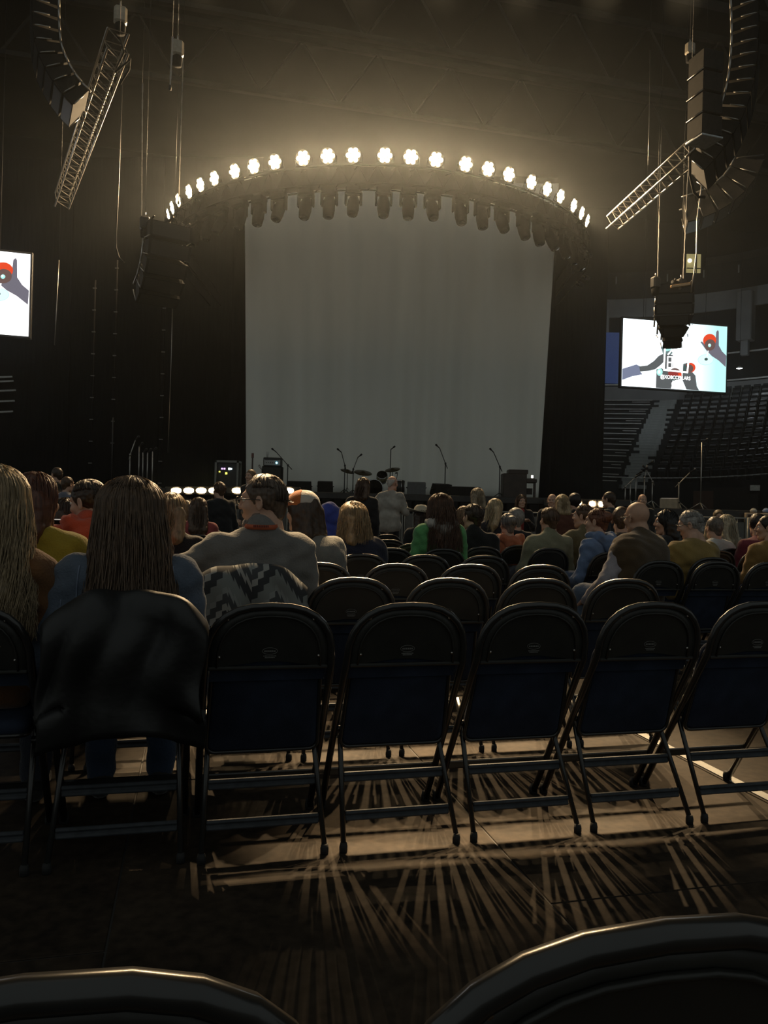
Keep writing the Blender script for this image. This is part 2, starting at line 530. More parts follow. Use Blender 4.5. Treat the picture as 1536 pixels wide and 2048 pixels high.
# blue light left of the right screen put in as a glowing panel, and the small ceiling lamp of the suite level
q = at(1218, 716, 47)
w2 = tag(MB().box(q, (1.9, .1, 3.1)).build('panel_blue_glow', mat('blue_glow_surface', (.02, .04, .12), .4, emit=(.08, .16, .50), estr=.14)), kind='structure')  # self-glowing panel stands in for the blue light here
MB().box(q + Vector((-.55, -.08, 0)), (.08, .06, 3.1)).build('frame_upright', M_BLK, w2)
def suite_lamp(label, p, power):
    t = thing('suite_lamp', label, 'lamp', p)
    MB().lathe([(0, .12), (.06, .12), (.2, .0), (.2, -.03), (.18, -.03)], 12).build('shade', mat('lamp_shade_white', (.6, .6, .58), .6), t)
    MB().lathe([(0, -.06), (.1, -.05), (.13, 0), (0, .01)], 12).build('bulb', mat('suite_bulb', (1, 1, .95), .4, emit=(1, .97, .9), estr=2.0), t)
    ld = bpy.data.lights.new('suite_bulb', 'POINT'); ld.energy = power; ld.shadow_soft_size = .13; ld.color = (.85, .95, 1.0)
    lo = bpy.data.objects.new('suite_bulb', ld); COL.objects.link(lo); lo.parent = t; lo.location = (0, 0, -.2)
    MB().tube([(0, 0, .12), (0, 0, 19.4 - p.z)], .012, 5).build('drop_rod', M_BLK, t)
suite_lamp('small white lamp of the suite level right of the right screen', at(1479, 736, 50), SUITE_W * .6)
suite_lamp('added lamp above the stair, unseen behind the right screen, brightening the bowl', at(1290, 680, 47.5), SUITE_W * 2.2)  # unseen lamp, added to brighten the bowl steps
# left side stand, only its pale step edges reach the frame
lm = tag(MB().box(at(-60, 860, 40) + Vector((-3.0, 2, -1.0)), (8, 6, 5.2)).build('wall_bowl_left', mat('dark_bowl_left', (0.02, 0.02, 0.022), .9)), kind='structure')
for (px, py, w) in ((8, 755, 1.2), (10, 764, 1.5), (14, 783, 1.9), (12, 804, 1.7), (9, 825, 1.5)):
    q = at(px, py, 37.4)
    MB().box(q - Vector((w / 2 - .35, 0, 0)), (w, .12, .08), Matrix.Rotation(-.12, 3, 'Y') @ Matrix.Rotation(.3, 3, 'Z')).build('step_nosing', M_NOSE, lm)
# ------------------------------------------------------------------ folding chairs
def arch(hw, z0, zt, n=14, p=2.6):
    """points of the back arch from left bottom over the top to right bottom (x,z)"""
    out = []
    for i in range(n + 1):
        a = math.pi * (1 - i / n)
        c, s = math.cos(a), math.sin(a)
        x = hw * math.copysign(abs(c) ** (2 / p), c)
        z = z0 + (zt - z0) * abs(s) ** (2 / p)
        out.append((x, z))
    return out
def back_y(z):
    """the back rail leans: y as a function of height"""
    return 0.20 - 0.63 * z if z < 0.62 else -0.1906 - (z - 0.62) * 0.25
def chair_meshes():
    d = {}
    # back rail: one bent tube from front foot to front foot
    mb = MB()
    pts = [(-.205, back_y(.012), .012), (-.205, back_y(.3), .3), (-.203, back_y(.56), .56)]
    pts += [(x, back_y(z), z) for x, z in arch(.202, .62, .815)]
    pts += [(.203, back_y(.56), .56), (.205, back_y(.3), .3), (.205, back_y(.012), .012)]
    mb.tube(pts, .0125, 8)
    d['back_rail'] = mb.mesh('back_rail', M_CHAIR)
    # back panel: pressed sheet with an inner ridge
    mb = MB()
    A = arch(.192, .615, .806, 16); B = arch(.165, .615, .782, 16)
    V = []; F = []
    n = len(A)
    for (x, z) in A: V.append((x, back_y(z) - .004, z))
    for (x, z) in B: V.append((x, back_y(z) - .001, z))
    for i in range(n - 1): F.append((i, i + 1, n + i + 1, n + i))
    c = len(V); 
    for (x, z) in B: V.append((x * .2, back_y(.64 + (z - .64) * .35) + .004, .64 + (z - .64) * .35))
    for i in range(n - 1): F.append((n + i, n + i + 1, c + i + 1, c + i))
    F.append(tuple(range(c, c + n)))
    m0 = len(V)
    V2 = [(x, y + .012, z) for x, y, z in V]
    F2 = [tuple(m0 + i for i in reversed(f)) for f in F]
    F3 = [(i + 1, i, m0 + i, m0 + i + 1) for i in range(n - 1)]
    mb._add(V + V2, F + F2 + F3, True)
    mb.tube([(x, back_y(z) - .005, z) for x, z in B], .004, 5)
    mb.box((0, back_y(.612) - .002, .612), (.385, .016, .012), bev=.004)
    d['back_panel'] = mb.mesh('back_panel', M_PANEL)
    # front pad of the back
    mb = MB()
    A = arch(.186, .56, .818, 16)
    V = [(x, back_y(z) + .012, z) for x, z in A] + [(x * .93, back_y(z) + .04, .56 + (z - .56) * .95) for x, z in A]
    n = len(A)
    F = [(i + 1, i, n + i, n + i + 1) for i in range(n - 1)] + [tuple(range(n, 2 * n)), (0, n - 1, 2 * n - 1, n), tuple(range(n - 1, -1, -1))]
    mb._add(V, F, True)
    d['back_pad'] = mb.mesh('back_pad', M_SEAT)
    # seat, folded up / folded down
    def pad(w, dd, th):
        q = []
        poly = []
        for sx, sy in ((1, 1), (-1, 1), (-1, -1), (1, -1)):
            r = .05 if sy > 0 else .03
            for k in range(5):
                a = math.atan2(sy, sx) - math.pi / 4 + k * math.pi / 8
                ww = w if sy < 0 else w * .94
                poly.append((sx * (ww / 2 - r) + r * math.cos(a), sy * (dd / 2 - r) + r * math.sin(a)))
        n = len(poly)
        rings = [(0.93, 0), (1.0, .012), (1.0, th - .018), (.95, th - .004), (.8, th)]
        V = []; F = []
        for s, z in rings: V += [(x * s, y * s, z) for x, y in poly]
        for i in range(len(rings) - 1):
            for k in range(n): F.append((i * n + k, i * n + (k + 1) % n, (i + 1) * n + (k + 1) % n, (i + 1) * n + k))
        F += [tuple(range(n - 1, -1, -1)), tuple((len(rings) - 1) * n + k for k in range(n))]
        return V, F, poly
    V, F, poly = pad(.375, .37, .05)
    for up in (0, 1):
        # local seat plane: x right, y from hinge(-) to front(+), z up; bottom at z=0
        if up:
            R = Matrix(((1, 0, 0), (0, -math.sin(.30), -math.cos(.30)), (0, math.cos(.30), -math.sin(.30)))) # stands up, underside to the rear
            # underside (z=0) must look to -y: local z -> +y
            R = Matrix(((1, 0, 0), (0, -math.sin(.30), math.cos(.30)), (0, math.cos(.30), math.sin(.30))))
            c = Vector((0, -.10, .475))
        else:
            R = Matrix.Identity(3); c = Vector((0, .03, .405))
        mb = MB(); mb._add([R @ Vector(v) + c for v in V], F, True)
        d['seat_up' if up else 'seat_down'] = mb.mesh('seat', M_SEAT)
        mb = MB(); mb.tube([R @ Vector((x * 1.0, y * 1.0, .006)) + c for x, y in poly], .007, 6, closed=True)
        d['rim_up' if up else 'rim_down'] = mb.mesh('seat_rim', M_CHAIR)
    for s in (-1, 1):
        mb = MB(); mb.tube([(s * .172, .075, .425), (s * .178, .02, .36), (s * .196, -.19, .02)], .0092, 8)
        d['leg%d' % s] = mb.mesh('leg', M_CHAIR)
        mb = MB(); mb.lathe([(.0, 0), (.0135, 0), (.014, .018), (.0115, .03), (.0, .031)], 8, Matrix.Translation((s * .196, -.19, 0)))
        d['foot%d' % s] = mb.mesh('foot', M_RUB)
        mb = MB(); mb.lathe([(.0, 0), (.017, 0), (.018, .02), (.0145, .035), (.0, .036)], 8, Matrix.Translation((s * .205, back_y(0) - .003, 0)))
        d['ffoot%d' % s] = mb.mesh('foot', M_RUB)
    def rear_y(z): return -.19 + (z - .02) * .63
    for nm, z in (('bar_hi', .205), ('bar_lo', .098)):
        mb = MB(); y = rear_y(z); w = .372 - (z) * .08
        R = Matrix.Rotation(-.45, 3, 'X')
        mb.box((0, y, z + .0105), (w, .010, .014), R, bev=.003); mb.box((0, y - .0, z - .0105), (w, .010, .014), R, bev=.003)
        mb.box((0, y + .004, z), (w, .006, .03), R)
        d[nm] = mb.mesh('crossbar', M_BAR)
    mb = MB(); z = .17; mb.box((0, back_y(z), z), (.40, .012, .03), bev=.004)
    d['bar_front'] = mb.mesh('front_crossbar', M_CHAIR)
    mb = MB()
    for x, z in ((-.135, .775), (.135, .775), (-.16, .65), (.16, .65)):
        mb.lathe([(0, .0045), (.0035, .0035), (.005, 0), (.005, -.002)], 8, Matrix.Translation((x, back_y(z) - .004, z)) @ Matrix.Rotation(math.pi / 2, 4, 'X'))
    rv = MB(); rv.lathe([(0, .0045), (.0035, .0035), (.005, 0), (.005, -.002)], 8, Matrix.Rotation(math.pi / 2, 4, 'X'))
    d['rivet'] = rv.mesh('rivet', M_RIV)
    # maker plate: oval ring with two lines of tiny lettering (flat print)
    mb = MB(); zc = .668; yy = back_y(zc) - .0065
    ring = [(.024 * math.cos(a) , .0105 * math.sin(a)) for a in np.linspace(0, 2 * math.pi, 20, endpoint=False)]
    mb.tube([(x, yy - z * .52 * 0, zc + z) for x, z in ring], .0008, 4, closed=True)
    for k in range(6):
        mb.box((-.0155 + k * .0062, yy, zc), (.0042, .0006, .0052))
    for k in range(9): mb.box((-.0185 + k * .0046, yy, zc - .0155), (.0034, .0006, .003))
    for k in range(7): mb.box((-.014 + k * .0046, yy, zc - .0205), (.0034, .0006, .003))
    d['plate'] = mb.mesh('maker_plate', M_PLATE)
    mb = MB()
    for s in (-1, 1):
        mb.tube([(s * .188, back_y(.36) + .0, .36), (s * .186, .03, .425)], .008, 5)
        mb.lathe([(0, -.012), (.012, -.012), (.012, .012), (0, .012)], 8, Matrix.Translation((s * .19, back_y(.36), .36)) @ Matrix.Rotation(math.pi / 2, 4, 'Y'))
    d['hinge'] = mb.mesh('hinge_bracket', M_CHAIR)
    return d
CM = chair_meshes()
def make_chair(up, lod):
    key = 'seat_up' if up else 'seat_down'
    rim = 'rim_up' if up else 'rim_down'
    r = thing('folding_chair', 'x', 'chair')
    if lod == 0:
        new_obj('back_rail', CM['back_rail'], r)
        bp = new_obj('back_panel', CM['back_panel'], r)
        for x, z in ((-.135, .772), (.135, .772), (-.158, .65), (.158, .65)):
            new_obj('rivet', CM['rivet'], bp, (x, back_y(z) - .004, z))
        new_obj('maker_plate', CM['plate'], bp)
        new_obj('back_pad', CM['back_pad'], r)
        s = new_obj('seat', CM[key], r); new_obj('seat_rim', CM[rim], s)
        for k in (-1, 1):
            l = new_obj('leg', CM['leg%d' % k], r); new_obj('foot', CM['foot%d' % k], l)
            new_obj('foot', CM['ffoot%d' % k], r)
        for k in ('bar_hi', 'bar_lo'): new_obj('crossbar', CM[k], r)
        new_obj('front_crossbar', CM['bar_front'], r)
        new_obj('hinge_bracket', CM['hinge'], r)
    else:
        new_obj('back_rail', CM['back_rail'], r)
        new_obj('back_panel', CM['back_panel'], r)
        new_obj('seat', CM[key], r)
        for k in (-1, 1): new_obj('leg', CM['leg%d' % k], r)
        new_obj('crossbar', CM['bar_hi'], r)
    return r
PROTO = {}
def place_chair(p, label, up=True, lod=0, rz=ANG, group=None):
    k = (up, lod)
    if k not in PROTO:
        PROTO[k] = make_chair(up, lod); o = PROTO[k]
    else:
        o = copy_tree(PROTO[k])
    o.location = p; o.rotation_euler = (0, 0, rz)
    o['label'] = label
    o['group'] = group or 'black folding chairs on the arena floor'
    return o
PITCH, RSP = .455, .935
TOP0 = Vector((.068, 2.525, 0))
C00 = TOP0 + N * 0.238 + U * .03           # chair origin lies ahead of its back top
def seat_pos(j, k): return C00 + U * (j * PITCH) + N * (k * RSP)
RA = Vector((2.44, 5.60, 0)) + N * 0.238   # right block
def rseat(j, k): return RA + U * (j * PITCH) + N * (k * .88)
# ------------------------------------------------------------------ stage platform, drapes, white curtain
SZ, SF = 1.60, 20.0
stg = tag(MB().box((-3.65, SF + 7.5, SZ - .09), (20.1, 15, .18), bev=.02).build('floor_stage', mat('stage_deck_black', (.02, .02, .02), .5, var=.3, vscale=2)), kind='structure')
mb = MB()
for i in range(66):   # pleated skirt
    x = -13.5 + i * .3
    mb.tube([(x, SF + .06 + (.03 if i % 2 else 0), 0), (x, SF + .06 + (.03 if i % 2 else 0), SZ - .18)], .16, 5)
mb.build('stage_skirt', M_BLKCLOTH, stg)

def drape(name, p0, p1, z0, z1, m, amp, fold, parent=None, p0t=None, p1t=None, nu=200, nv=24, seed=1, th=.02):
    r = np.random.default_rng(seed)
    ph = r.uniform(0, 6.28, 12); fr = r.uniform(.5, 1.6, 12); am = r.uniform(.3, 1, 12)
    p0, p1 = Vector(p0), Vector(p1); p0t = Vector(p0t) if p0t else p0; p1t = Vector(p1t) if p1t else p1
    V = np.zeros(((nu + 1) * (nv + 1), 3)); F = []
    d = (p1 - p0); L = d.length; nn = Vector((-d.y, d.x, 0)).normalized()
    for b in range(nv + 1):
        tz = b / nv
        a0, a1 = p0.lerp(p0t, tz), p1.lerp(p1t, tz)
        for a in range(nu + 1):
            tu = a / nu; s = tu * L
            w = sum(am[i] * math.sin(s * fold * fr[i] + ph[i] + .9 * math.sin(tz * 2.2 + ph[i])) for i in range(12)) / 5
            w *= amp * (1.15 - .45 * tz)
            q = a0.lerp(a1, tu) + nn * w
            V[b * (nu + 1) + a] = (q.x, q.y, z0 + (z1 - z0) * tz)
    idx = np.arange((nu + 1) * nv).reshape(nv, nu + 1)[:, :nu].ravel()
    F = np.stack([idx, idx + 1, idx + nu + 2, idx + nu + 1], 1)
    me = mesh_np(name, V, F, m)
    o = new_obj(name, me, parent)
    sd = o.modifiers.new('thickness', 'SOLIDIFY'); sd.thickness = th
    return o
def flat(p, z=0): return Vector((p.x, p.y, z))
CY = 28.0
tl, tr = at(487, 385, CY), at(1116, 400, CY)
bl, br = at(493, 962, CY), at(1077, 985, CY)
M_CURT = mat('white_kabuki_cloth', (.84, .84, .77), .9, var=.06, vscale=.5, stretch=(2, 2, .2), spec=.1)
cur = drape('stage_curtain', flat(bl), flat(br), SZ + .12, tl.z + .6, M_CURT, .16, 5.0, p0t=flat(tl), p1t=flat(tr), seed=4, nu=260, nv=30)
tag(cur, 'tall pale white curtain hanging at the back of the stage', 'curtain')
for k, (x0, x1, y0, y1, lab) in enumerate(((-24.5, -15.5, 38.5, 37.5, 'black masking drape furthest left beside the left screen'),
                                            (-15.6, -11.0, 37.6, 37.2, 'black masking drape at the outer left of the stage'),
                                            (-11.1, -6.2, 37.2, 37.0, 'black masking drape touching the left edge of the white curtain'),
                                            (6.8, 10.45, 37.0, 37.0, 'black masking drape right of the white curtain'))):
    tag(drape('masking_drape', (x0, y0, 0), (x1, y1, 0), 0, 18 if k != 3 else 16.0, M_BLKCLOTH, .10, 3.0, seed=20 + k, nu=90, nv=10), lab, 'drape')
tag(drape('masking_drape', (-6, 29.3, 0), (6.3, 29.3, 0), 0, 14, M_BLKCLOTH, .06, 3.0, seed=31, nu=80, nv=6), 'black backing drape behind the white curtain', 'drape')

# ------------------------------------------------------------------ curved lighting truss, blinders, moving heads
TC, TR, TZ = Vector((-.44, 30.24, 0)), 8.04, 11.4
def tp(deg, r, z):
    a = math.radians(deg)
    return Vector((TC.x + r * math.sin(a), TC.y - r * math.cos(a), z))
def path(r, z):
    P = [Vector((TC.x - r, TC.y + 6, z)), Vector((TC.x - r, TC.y + 2, z))]
    P += [tp(-90 + i * 4, r, z) for i in range(46)]
    P += [Vector((TC.x + r, TC.y + 2, z)), Vector((TC.x + r, TC.y + 6, z))]
    return P
trs = thing('curved_truss', 'U-shaped curved lighting truss carrying the glowing lamps above the stage', 'truss', (0, 0, 0))
for r in (TR - .55, TR - .05):
    for z in (10.62, 11.12):
        MB().tube(path(r, z), .026, 6).build('chord', M_MATT, trs)
wb = MB()
for i in range(-90, 90, 4):
    for r in (TR - .55, TR - .05):
        wb.tube([tp(i, r, 10.62), tp(i + 2, r, 11.12), tp(i + 4, r, 10.62)], .014, 4)
    wb.tube([tp(i, TR - .55, 11.12), tp(i + 2, TR - .05, 11.12)], .014, 4); wb.tube([tp(i, TR - .55, 10.62), tp(i + 2, TR - .05, 10.62)], .014, 4)
wb.build('lacing', M_MATT, trs)
bc = MB()
for i in range(-76, 72, 2):
    a, b = tp(i, TR - .3, 0), tp(i + 2, TR - .3, 0)
    bc.quad(a + Z * 10.55, b + Z * 10.55, b + Z * 11.2, a + Z * 11.2)
bc.build('border_cloth', M_BLKCLOTH, trs)

M_LENS = mat('warm_lamp_glow', (1, .9, .7), .3, emit=(1.0, .74, .40), estr=26.0)
M_HOUS = mat('lamp_housing', (.03, .028, .026), .45, metal=.4)
hous = MB()
hous.lathe([(0, -.16), (.08, -.16), (.20, -.05), (.235, 0), (.235, .02), (.225, .02), (.22, .0), (0, .0)], 18)
HOUS = hous.mesh('housing', M_HOUS)
LENS = MB().lathe([(.066, .0), (.063, .012), (.04, .022), (0, .025)], 12).mesh('lens', M_LENS)
yk = MB(); yk.tube([(-.26, 0, -.02), (-.26, -.20, -.05), (.26, -.20, -.05), (.26, 0, -.02)], .014, 6)
yk.tube([(0, -.20, -.05), (0, -.33, -.08)], .02, 6)
YOKE = yk.mesh('yoke', M_BLK)
LDEG = []
for g in range(8):
    for i in range(3):
        LDEG.append(-1.85 + (g - 3.5) * 17.25 + (i - 1) * 5.35)
SPREAD = 110
def lamp_light(name, par, power, size, col=(1.0, .70, .38), loc=(0, 0, .03)):
    ld = bpy.data.lights.new(name, 'AREA'); ld.shape = 'DISK'; ld.size = size; ld.energy = power; ld.color = col; ld.spread = math.radians(SPREAD)
    lo = bpy.data.objects.new(name, ld); COL.objects.link(lo); lo.parent = par
    lo.location = loc; lo.rotation_euler = (math.pi, 0, 0)   # area lights shine along -Z; lens looks along +Z
    return lo
for i, dg in enumerate(LDEG):
    p = tp(dg, TR, TZ)
    out = (p - Vector((TC.x, TC.y, TZ))).normalized()
    fwd = (out + Vector((0, 0, -.30))).normalized()
    xa = Vector((0, 0, 1)).cross(fwd).normalized(); ya = fwd.cross(xa)
    r = thing('blinder_lamp', 'glowing warm blinder lamp, %s from the left along the curved truss' % ORD[i], 'stage light', p, group='blinder lamps on the curved truss')
    r.matrix_world = Matrix(((xa.x, ya.x, fwd.x, p.x), (xa.y, ya.y, fwd.y, p.y), (xa.z, ya.z, fwd.z, p.z), (0, 0, 0, 1)))
    new_obj('housing', HOUS, r); new_obj('yoke', YOKE, r)
    for k in range(7):
        q = (0, 0, .0) if k == 6 else (.142 * math.cos(k * math.pi / 3), .142 * math.sin(k * math.pi / 3), 0)
        new_obj('lens', LENS, r, q)
    lamp_light('lamp_bulb', r, LAMP_W, .12)

# straight front truss above the audience: a wide row of warm lamps that rakes the floor
ft = thing('front_truss', 'straight lighting truss over the audience, above the top edge', 'truss', (0, 16, 13.75))
for a in (-.2, .2):
    for b in (-.2, .2): MB().tube([(-7, a, b), (7, a, b)], .025, 6).build('chord', M_MATT, ft)
wb = MB()
for i in range(28):
    for a in (-.2, .2): wb.tube([(-7 + i * .5, a, -.2), (-6.5 + i * .5, a, .2)], .012, 4); wb.tube([(-7 + i * .5, -a, a), (-6.5 + i * .5, a, a)], .012, 4)
wb.build('lacing', M_MATT, ft)
for sx in (-5, 0, 5): MB().tube([(sx, 0, .2), (sx, 0, 27.3 - 13.75)], .012, 5).build('suspension_wire', M_BLK, ft)
for i in range(8):
    p = Vector((-6.1 + i * 1.743, 15.75, 13.3))
    fwd = (Vector((p.x * .09 + .25, 3.5, .0)) - p).normalized(); xa = Z.cross(fwd).normalized(); ya = fwd.cross(xa)
    r = thing('front_lamp', 'warm front lamp on the truss above the audience, %s from the left' % ORD[i], 'stage light', p, group='lamps on the front truss')
    r.matrix_world = Matrix(((xa.x, ya.x, fwd.x, p.x), (xa.y, ya.y, fwd.y, p.y), (xa.z, ya.z, fwd.z, p.z), (0, 0, 0, 1)))
    new_obj('housing', HOUS, r); new_obj('yoke', YOKE, r); new_obj('lens', LENS, r)
    ld = bpy.data.lights.new('lamp_bulb', 'SPOT'); ld.energy = FRONT_W; ld.color = (1.0, .70, .38); ld.shadow_soft_size = .08; ld.spot_size = math.radians(6.8); ld.spot_blend = .3
    lo = bpy.data.objects.new('lamp_bulb', ld); COL.objects.link(lo); lo.parent = r; lo.location = (0, 0, .06); lo.rotation_euler = (math.pi, 0, 0)

# moving heads under the truss
mh = MB(); mh.box((0, 0, -.07), (.34, .26, .14), bev=.03); MHB = mh.mesh('base', M_MATT)
mh = MB()
for s in (-1, 1): mh.box((s * .17, 0, -.26), (.05, .14, .30), bev=.02)
mh.box((0, 0, -.15), (.38, .16, .06), bev=.02); MHY = mh.mesh('yoke', M_MATT)
mh = MB(); mh.lathe([(0, -.22), (.10, -.22), (.135, -.1), (.14, .1), (.12, .28), (.10, .30), (0, .30)], 14); MHH = mh.mesh('head', M_MATT)
mh = MB(); mh.lathe([(0, .32), (.07, .315), (.09, .30)], 12); MHL = mh.mesh('lens', mat('dark_glass_lens', (.02, .02, .025), .05, spec=.8))
for i, dg in enumerate(LDEG):
    p = tp(dg, TR - .30, 10.60)
    r = thing('moving_head', 'dark moving-head spotlight hanging under the curved truss, %s from the left' % ORD[i], 'stage light', p, math.radians(dg), group='moving heads under the truss'); r.scale = (1.3, 1.3, 1.3)
    new_obj('base', MHB, r); new_obj('yoke', MHY, r)
    h = new_obj('head', MHH, r, (0, 0, -.40), (math.pi - .35 + .15 * math.sin(i * 2.1), 0, 0)); new_obj('lens', MHL, h)
# fixtures on the right upstage leg of the truss, seen as pale slivers
for i, (px, py) in enumerate(((1152, 483), (1163, 497), (1177, 510), (1172, 555), (1160, 568))):
    p = at(px, py, 29.5 + i * .8)
    r = thing('side_wash_light', 'small dark wash light with pale edge, %s down the right truss leg' % ORD[i], 'stage light', p, -1.2, group='wash lights on the right truss leg')
    MB().box((0, 0, 0), (.30, .22, .16), Matrix.Rotation(.5, 3, 'Y'), bev=.03).build('body', M_BLK, r)
    MB().box((0, -.115, .04), (.26, .02, .05), Matrix.Rotation(.5, 3, 'Y')).build('front_rim', M_ALU, r)

# footlights along the stage lip
fh = MB(); fh.box((0, .10, 0), (.60, .16, .20), bev=.03); fh.box((0, .22, -.02), (.1, .26, .06)); FH = fh.mesh('housing', M_HOUS)
FLENS = MB().lathe([(.062, 0), (.055, .02), (0, .03)], 12).mesh('lens', M_LENS)
FPX = (352, 377, 402, 427, 474, 577, 1112, 1157, 1186, 1204)
for i, px in enumerate(FPX):
    p = at(px, 981 if px < 700 else 1008 - (1204 - px) * .02, 19.7)
    r = thing('footlight', 'glowing warm footlight on the stage lip, %s from the left' % ORD[i], 'stage light', p, group='footlights on the stage lip')
    new_obj('housing', FH, r)
    for k in range(2 if px < 700 else 1):
        x = (-.07 + .14 * k) if px < 700 else 0
        L = new_obj('lens', FLENS, r, (x, .02, 0), (math.pi / 2, 0, 0))
    lo = lamp_light('lamp_bulb', r, FOOT_W, .10, loc=(0, -.04, 0)); lo.rotation_euler = (math.pi / 2, 0, 0)

# ------------------------------------------------------------------ video screens
def emat(name, c0, strength=SCREEN_E):
    m = bpy.data.materials.new(name); m.use_nodes = True
    nt = m.node_tree; nt.nodes.clear()
    o = nt.nodes.new('ShaderNodeOutputMaterial'); e = nt.nodes.new('ShaderNodeEmission')
    e.inputs[0].default_value = (*c0, 1); e.inputs[1].default_value = strength
    nt.links.new(e.outputs[0], o.inputs[0])
    return m, nt, e
M_SCR, nt_, e_ = emat('screen_picture_ground', (1, 1, 1))
tc_ = nt_.nodes.new('ShaderNodeTexCoord'); sx_ = nt_.nodes.new('ShaderNodeSeparateXYZ'); rp_ = nt_.nodes.new('ShaderNodeValToRGB')
nt_.links.new(tc_.outputs['Generated'], sx_.inputs[0]); nt_.links.new(sx_.outputs['X'], rp_.inputs[0]); nt_.links.new(rp_.outputs[0], e_.inputs[0])
rp_.color_ramp.elements[0].position = .52; rp_.color_ramp.elements[0].color = (.86, .95, 1, 1)
rp_.color_ramp.elements[1].position = .9; rp_.color_ramp.elements[1].color = (.30, .52, .51, 1)
EM = {k: emat('screen_' + k, c, SCREEN_E)[0] for k, c in dict(sleeve=(.10, .115, .17), arm=(.055, .06, .062), hand=(.085, .08, .10), glass=(.08, .12, .12), orange=(.42, .035, .01),
      red=(.16, .02, .018), brown=(.075, .045, .04), white=(1, 1, 1), cyan=(.42, .60, .58), dark=(.03, .05, .05), teal=(.25, .5, .47)).items()}
def ellip(cx, cy, rx, ry, a0=0, a1=360, n=20):
    return [(cx + rx * math.cos(math.radians(a0 + (a1 - a0) * i / n)), cy + ry * math.sin(math.radians(a0 + (a1 - a0) * i / n))) for i in range(n + (0 if a1 - a0 >= 360 else 1))]
def stroke(a, b, w):
    dx, dy = b[0] - a[0], b[1] - a[1]; L = math.hypot(dx, dy); nx, ny = -dy / L * w / 2, dx / L * w / 2
    return [(a[0] + nx, a[1] + ny), (b[0] + nx, b[1] + ny), (b[0] - nx, b[1] - ny), (a[0] - nx, a[1] - ny)]
PIC = [('sleeve', [(222, 690), (370, 648), (405, 665), (410, 720), (435, 750), (330, 770), (222, 805)]),
       ('arm', [(400, 668), (480, 660), (545, 615), (590, 565), (640, 540), (660, 610), (610, 660), (560, 700), (500, 715), (410, 722)]),
       ('glass', [(618, 490), (640, 420), (690, 412), (735, 470), (738, 530), (690, 575), (640, 570)]), ('teal', [(640, 490), (735, 470), (735, 505), (650, 520)]),
       ('arm', [(640, 540), (735, 560), (738, 690), (650, 700)]),
       ('arm', [(572, 700), (620, 690), (690, 720), (740, 830), (722, 905), (570, 890)]), ('teal', ellip(605, 730, 30, 38)), ('white', ellip(600, 728, 12, 18)),
       ('arm', [(840, 650), (880, 640), (940, 740), (968, 770), (985, 880), (1010, 932), (880, 912), (835, 810)]),
       ('orange', ellip(915, 690, 52, 50)), ('brown', ellip(900, 700, 44, 44)), ('dark', ellip(860, 690, 18, 30)),
       ('brown', ellip(755, 765, 72, 74, 180, 360)), ('red', [(690, 730), (820, 730), (828, 780), (700, 785)]), ('orange', [(790, 742), (825, 742), (825, 778), (795, 772)]), ('dark', ellip(755, 795, 62, 24)),
       ('arm', [(840, 800), (905, 800), (918, 860), (880, 900)]), ('white', ellip(780, 850, 55, 36)),
       ('teal', ellip(1068, 612, 82, 55)), ('cyan', ellip(1068, 612, 78, 51)), ('dark', ellip(1073, 606, 18, 15)),
       ('hand', [(1130, 575), (1075, 520), (1010, 432), (1024, 424), (1075, 478), (1130, 500), (1160, 470), (1170, 330), (1186, 312), (1196, 330), (1200, 470), (1235, 530), (1282, 575), (1277, 690), (1200, 620)]),
       ('orange', ellip(1103, 415, 68, 66)), ('brown', ellip(1108, 462, 56, 58)), ('teal', ellip(1104, 466, 16, 18)), ('white', ellip(1100, 460, 7, 7)), ('white', stroke((1092, 520), (1080, 575), 9)),
       ('white', stroke((652, 405), (645, 712), 17)), ('white', stroke((640, 708), (890, 738), 17)), ('white', stroke((882, 742), (890, 640), 17)),
       ('white', stroke((690, 442), (742, 545), 15)), ('white', stroke((680, 556), (722, 505), 15)), ('white', stroke((688, 446), (732, 452), 12)),
       ('white', stroke((680, 570), (680, 690), 13)), ('white', stroke((674, 575), (735, 578), 13)), ('white', stroke((674, 632), (730, 634), 13)), ('white', stroke((674, 686), (735, 690), 13)), ('white', stroke((724, 575), (724, 690), 13))]
def uv(x, y):
    u = (x - 234) / 1051.0; top = 172 + 108 * u; bot = 864 + 81 * u
    return u, 1 - (y - top) / (bot - top)
from mathutils.geometry import tessellate_polygon
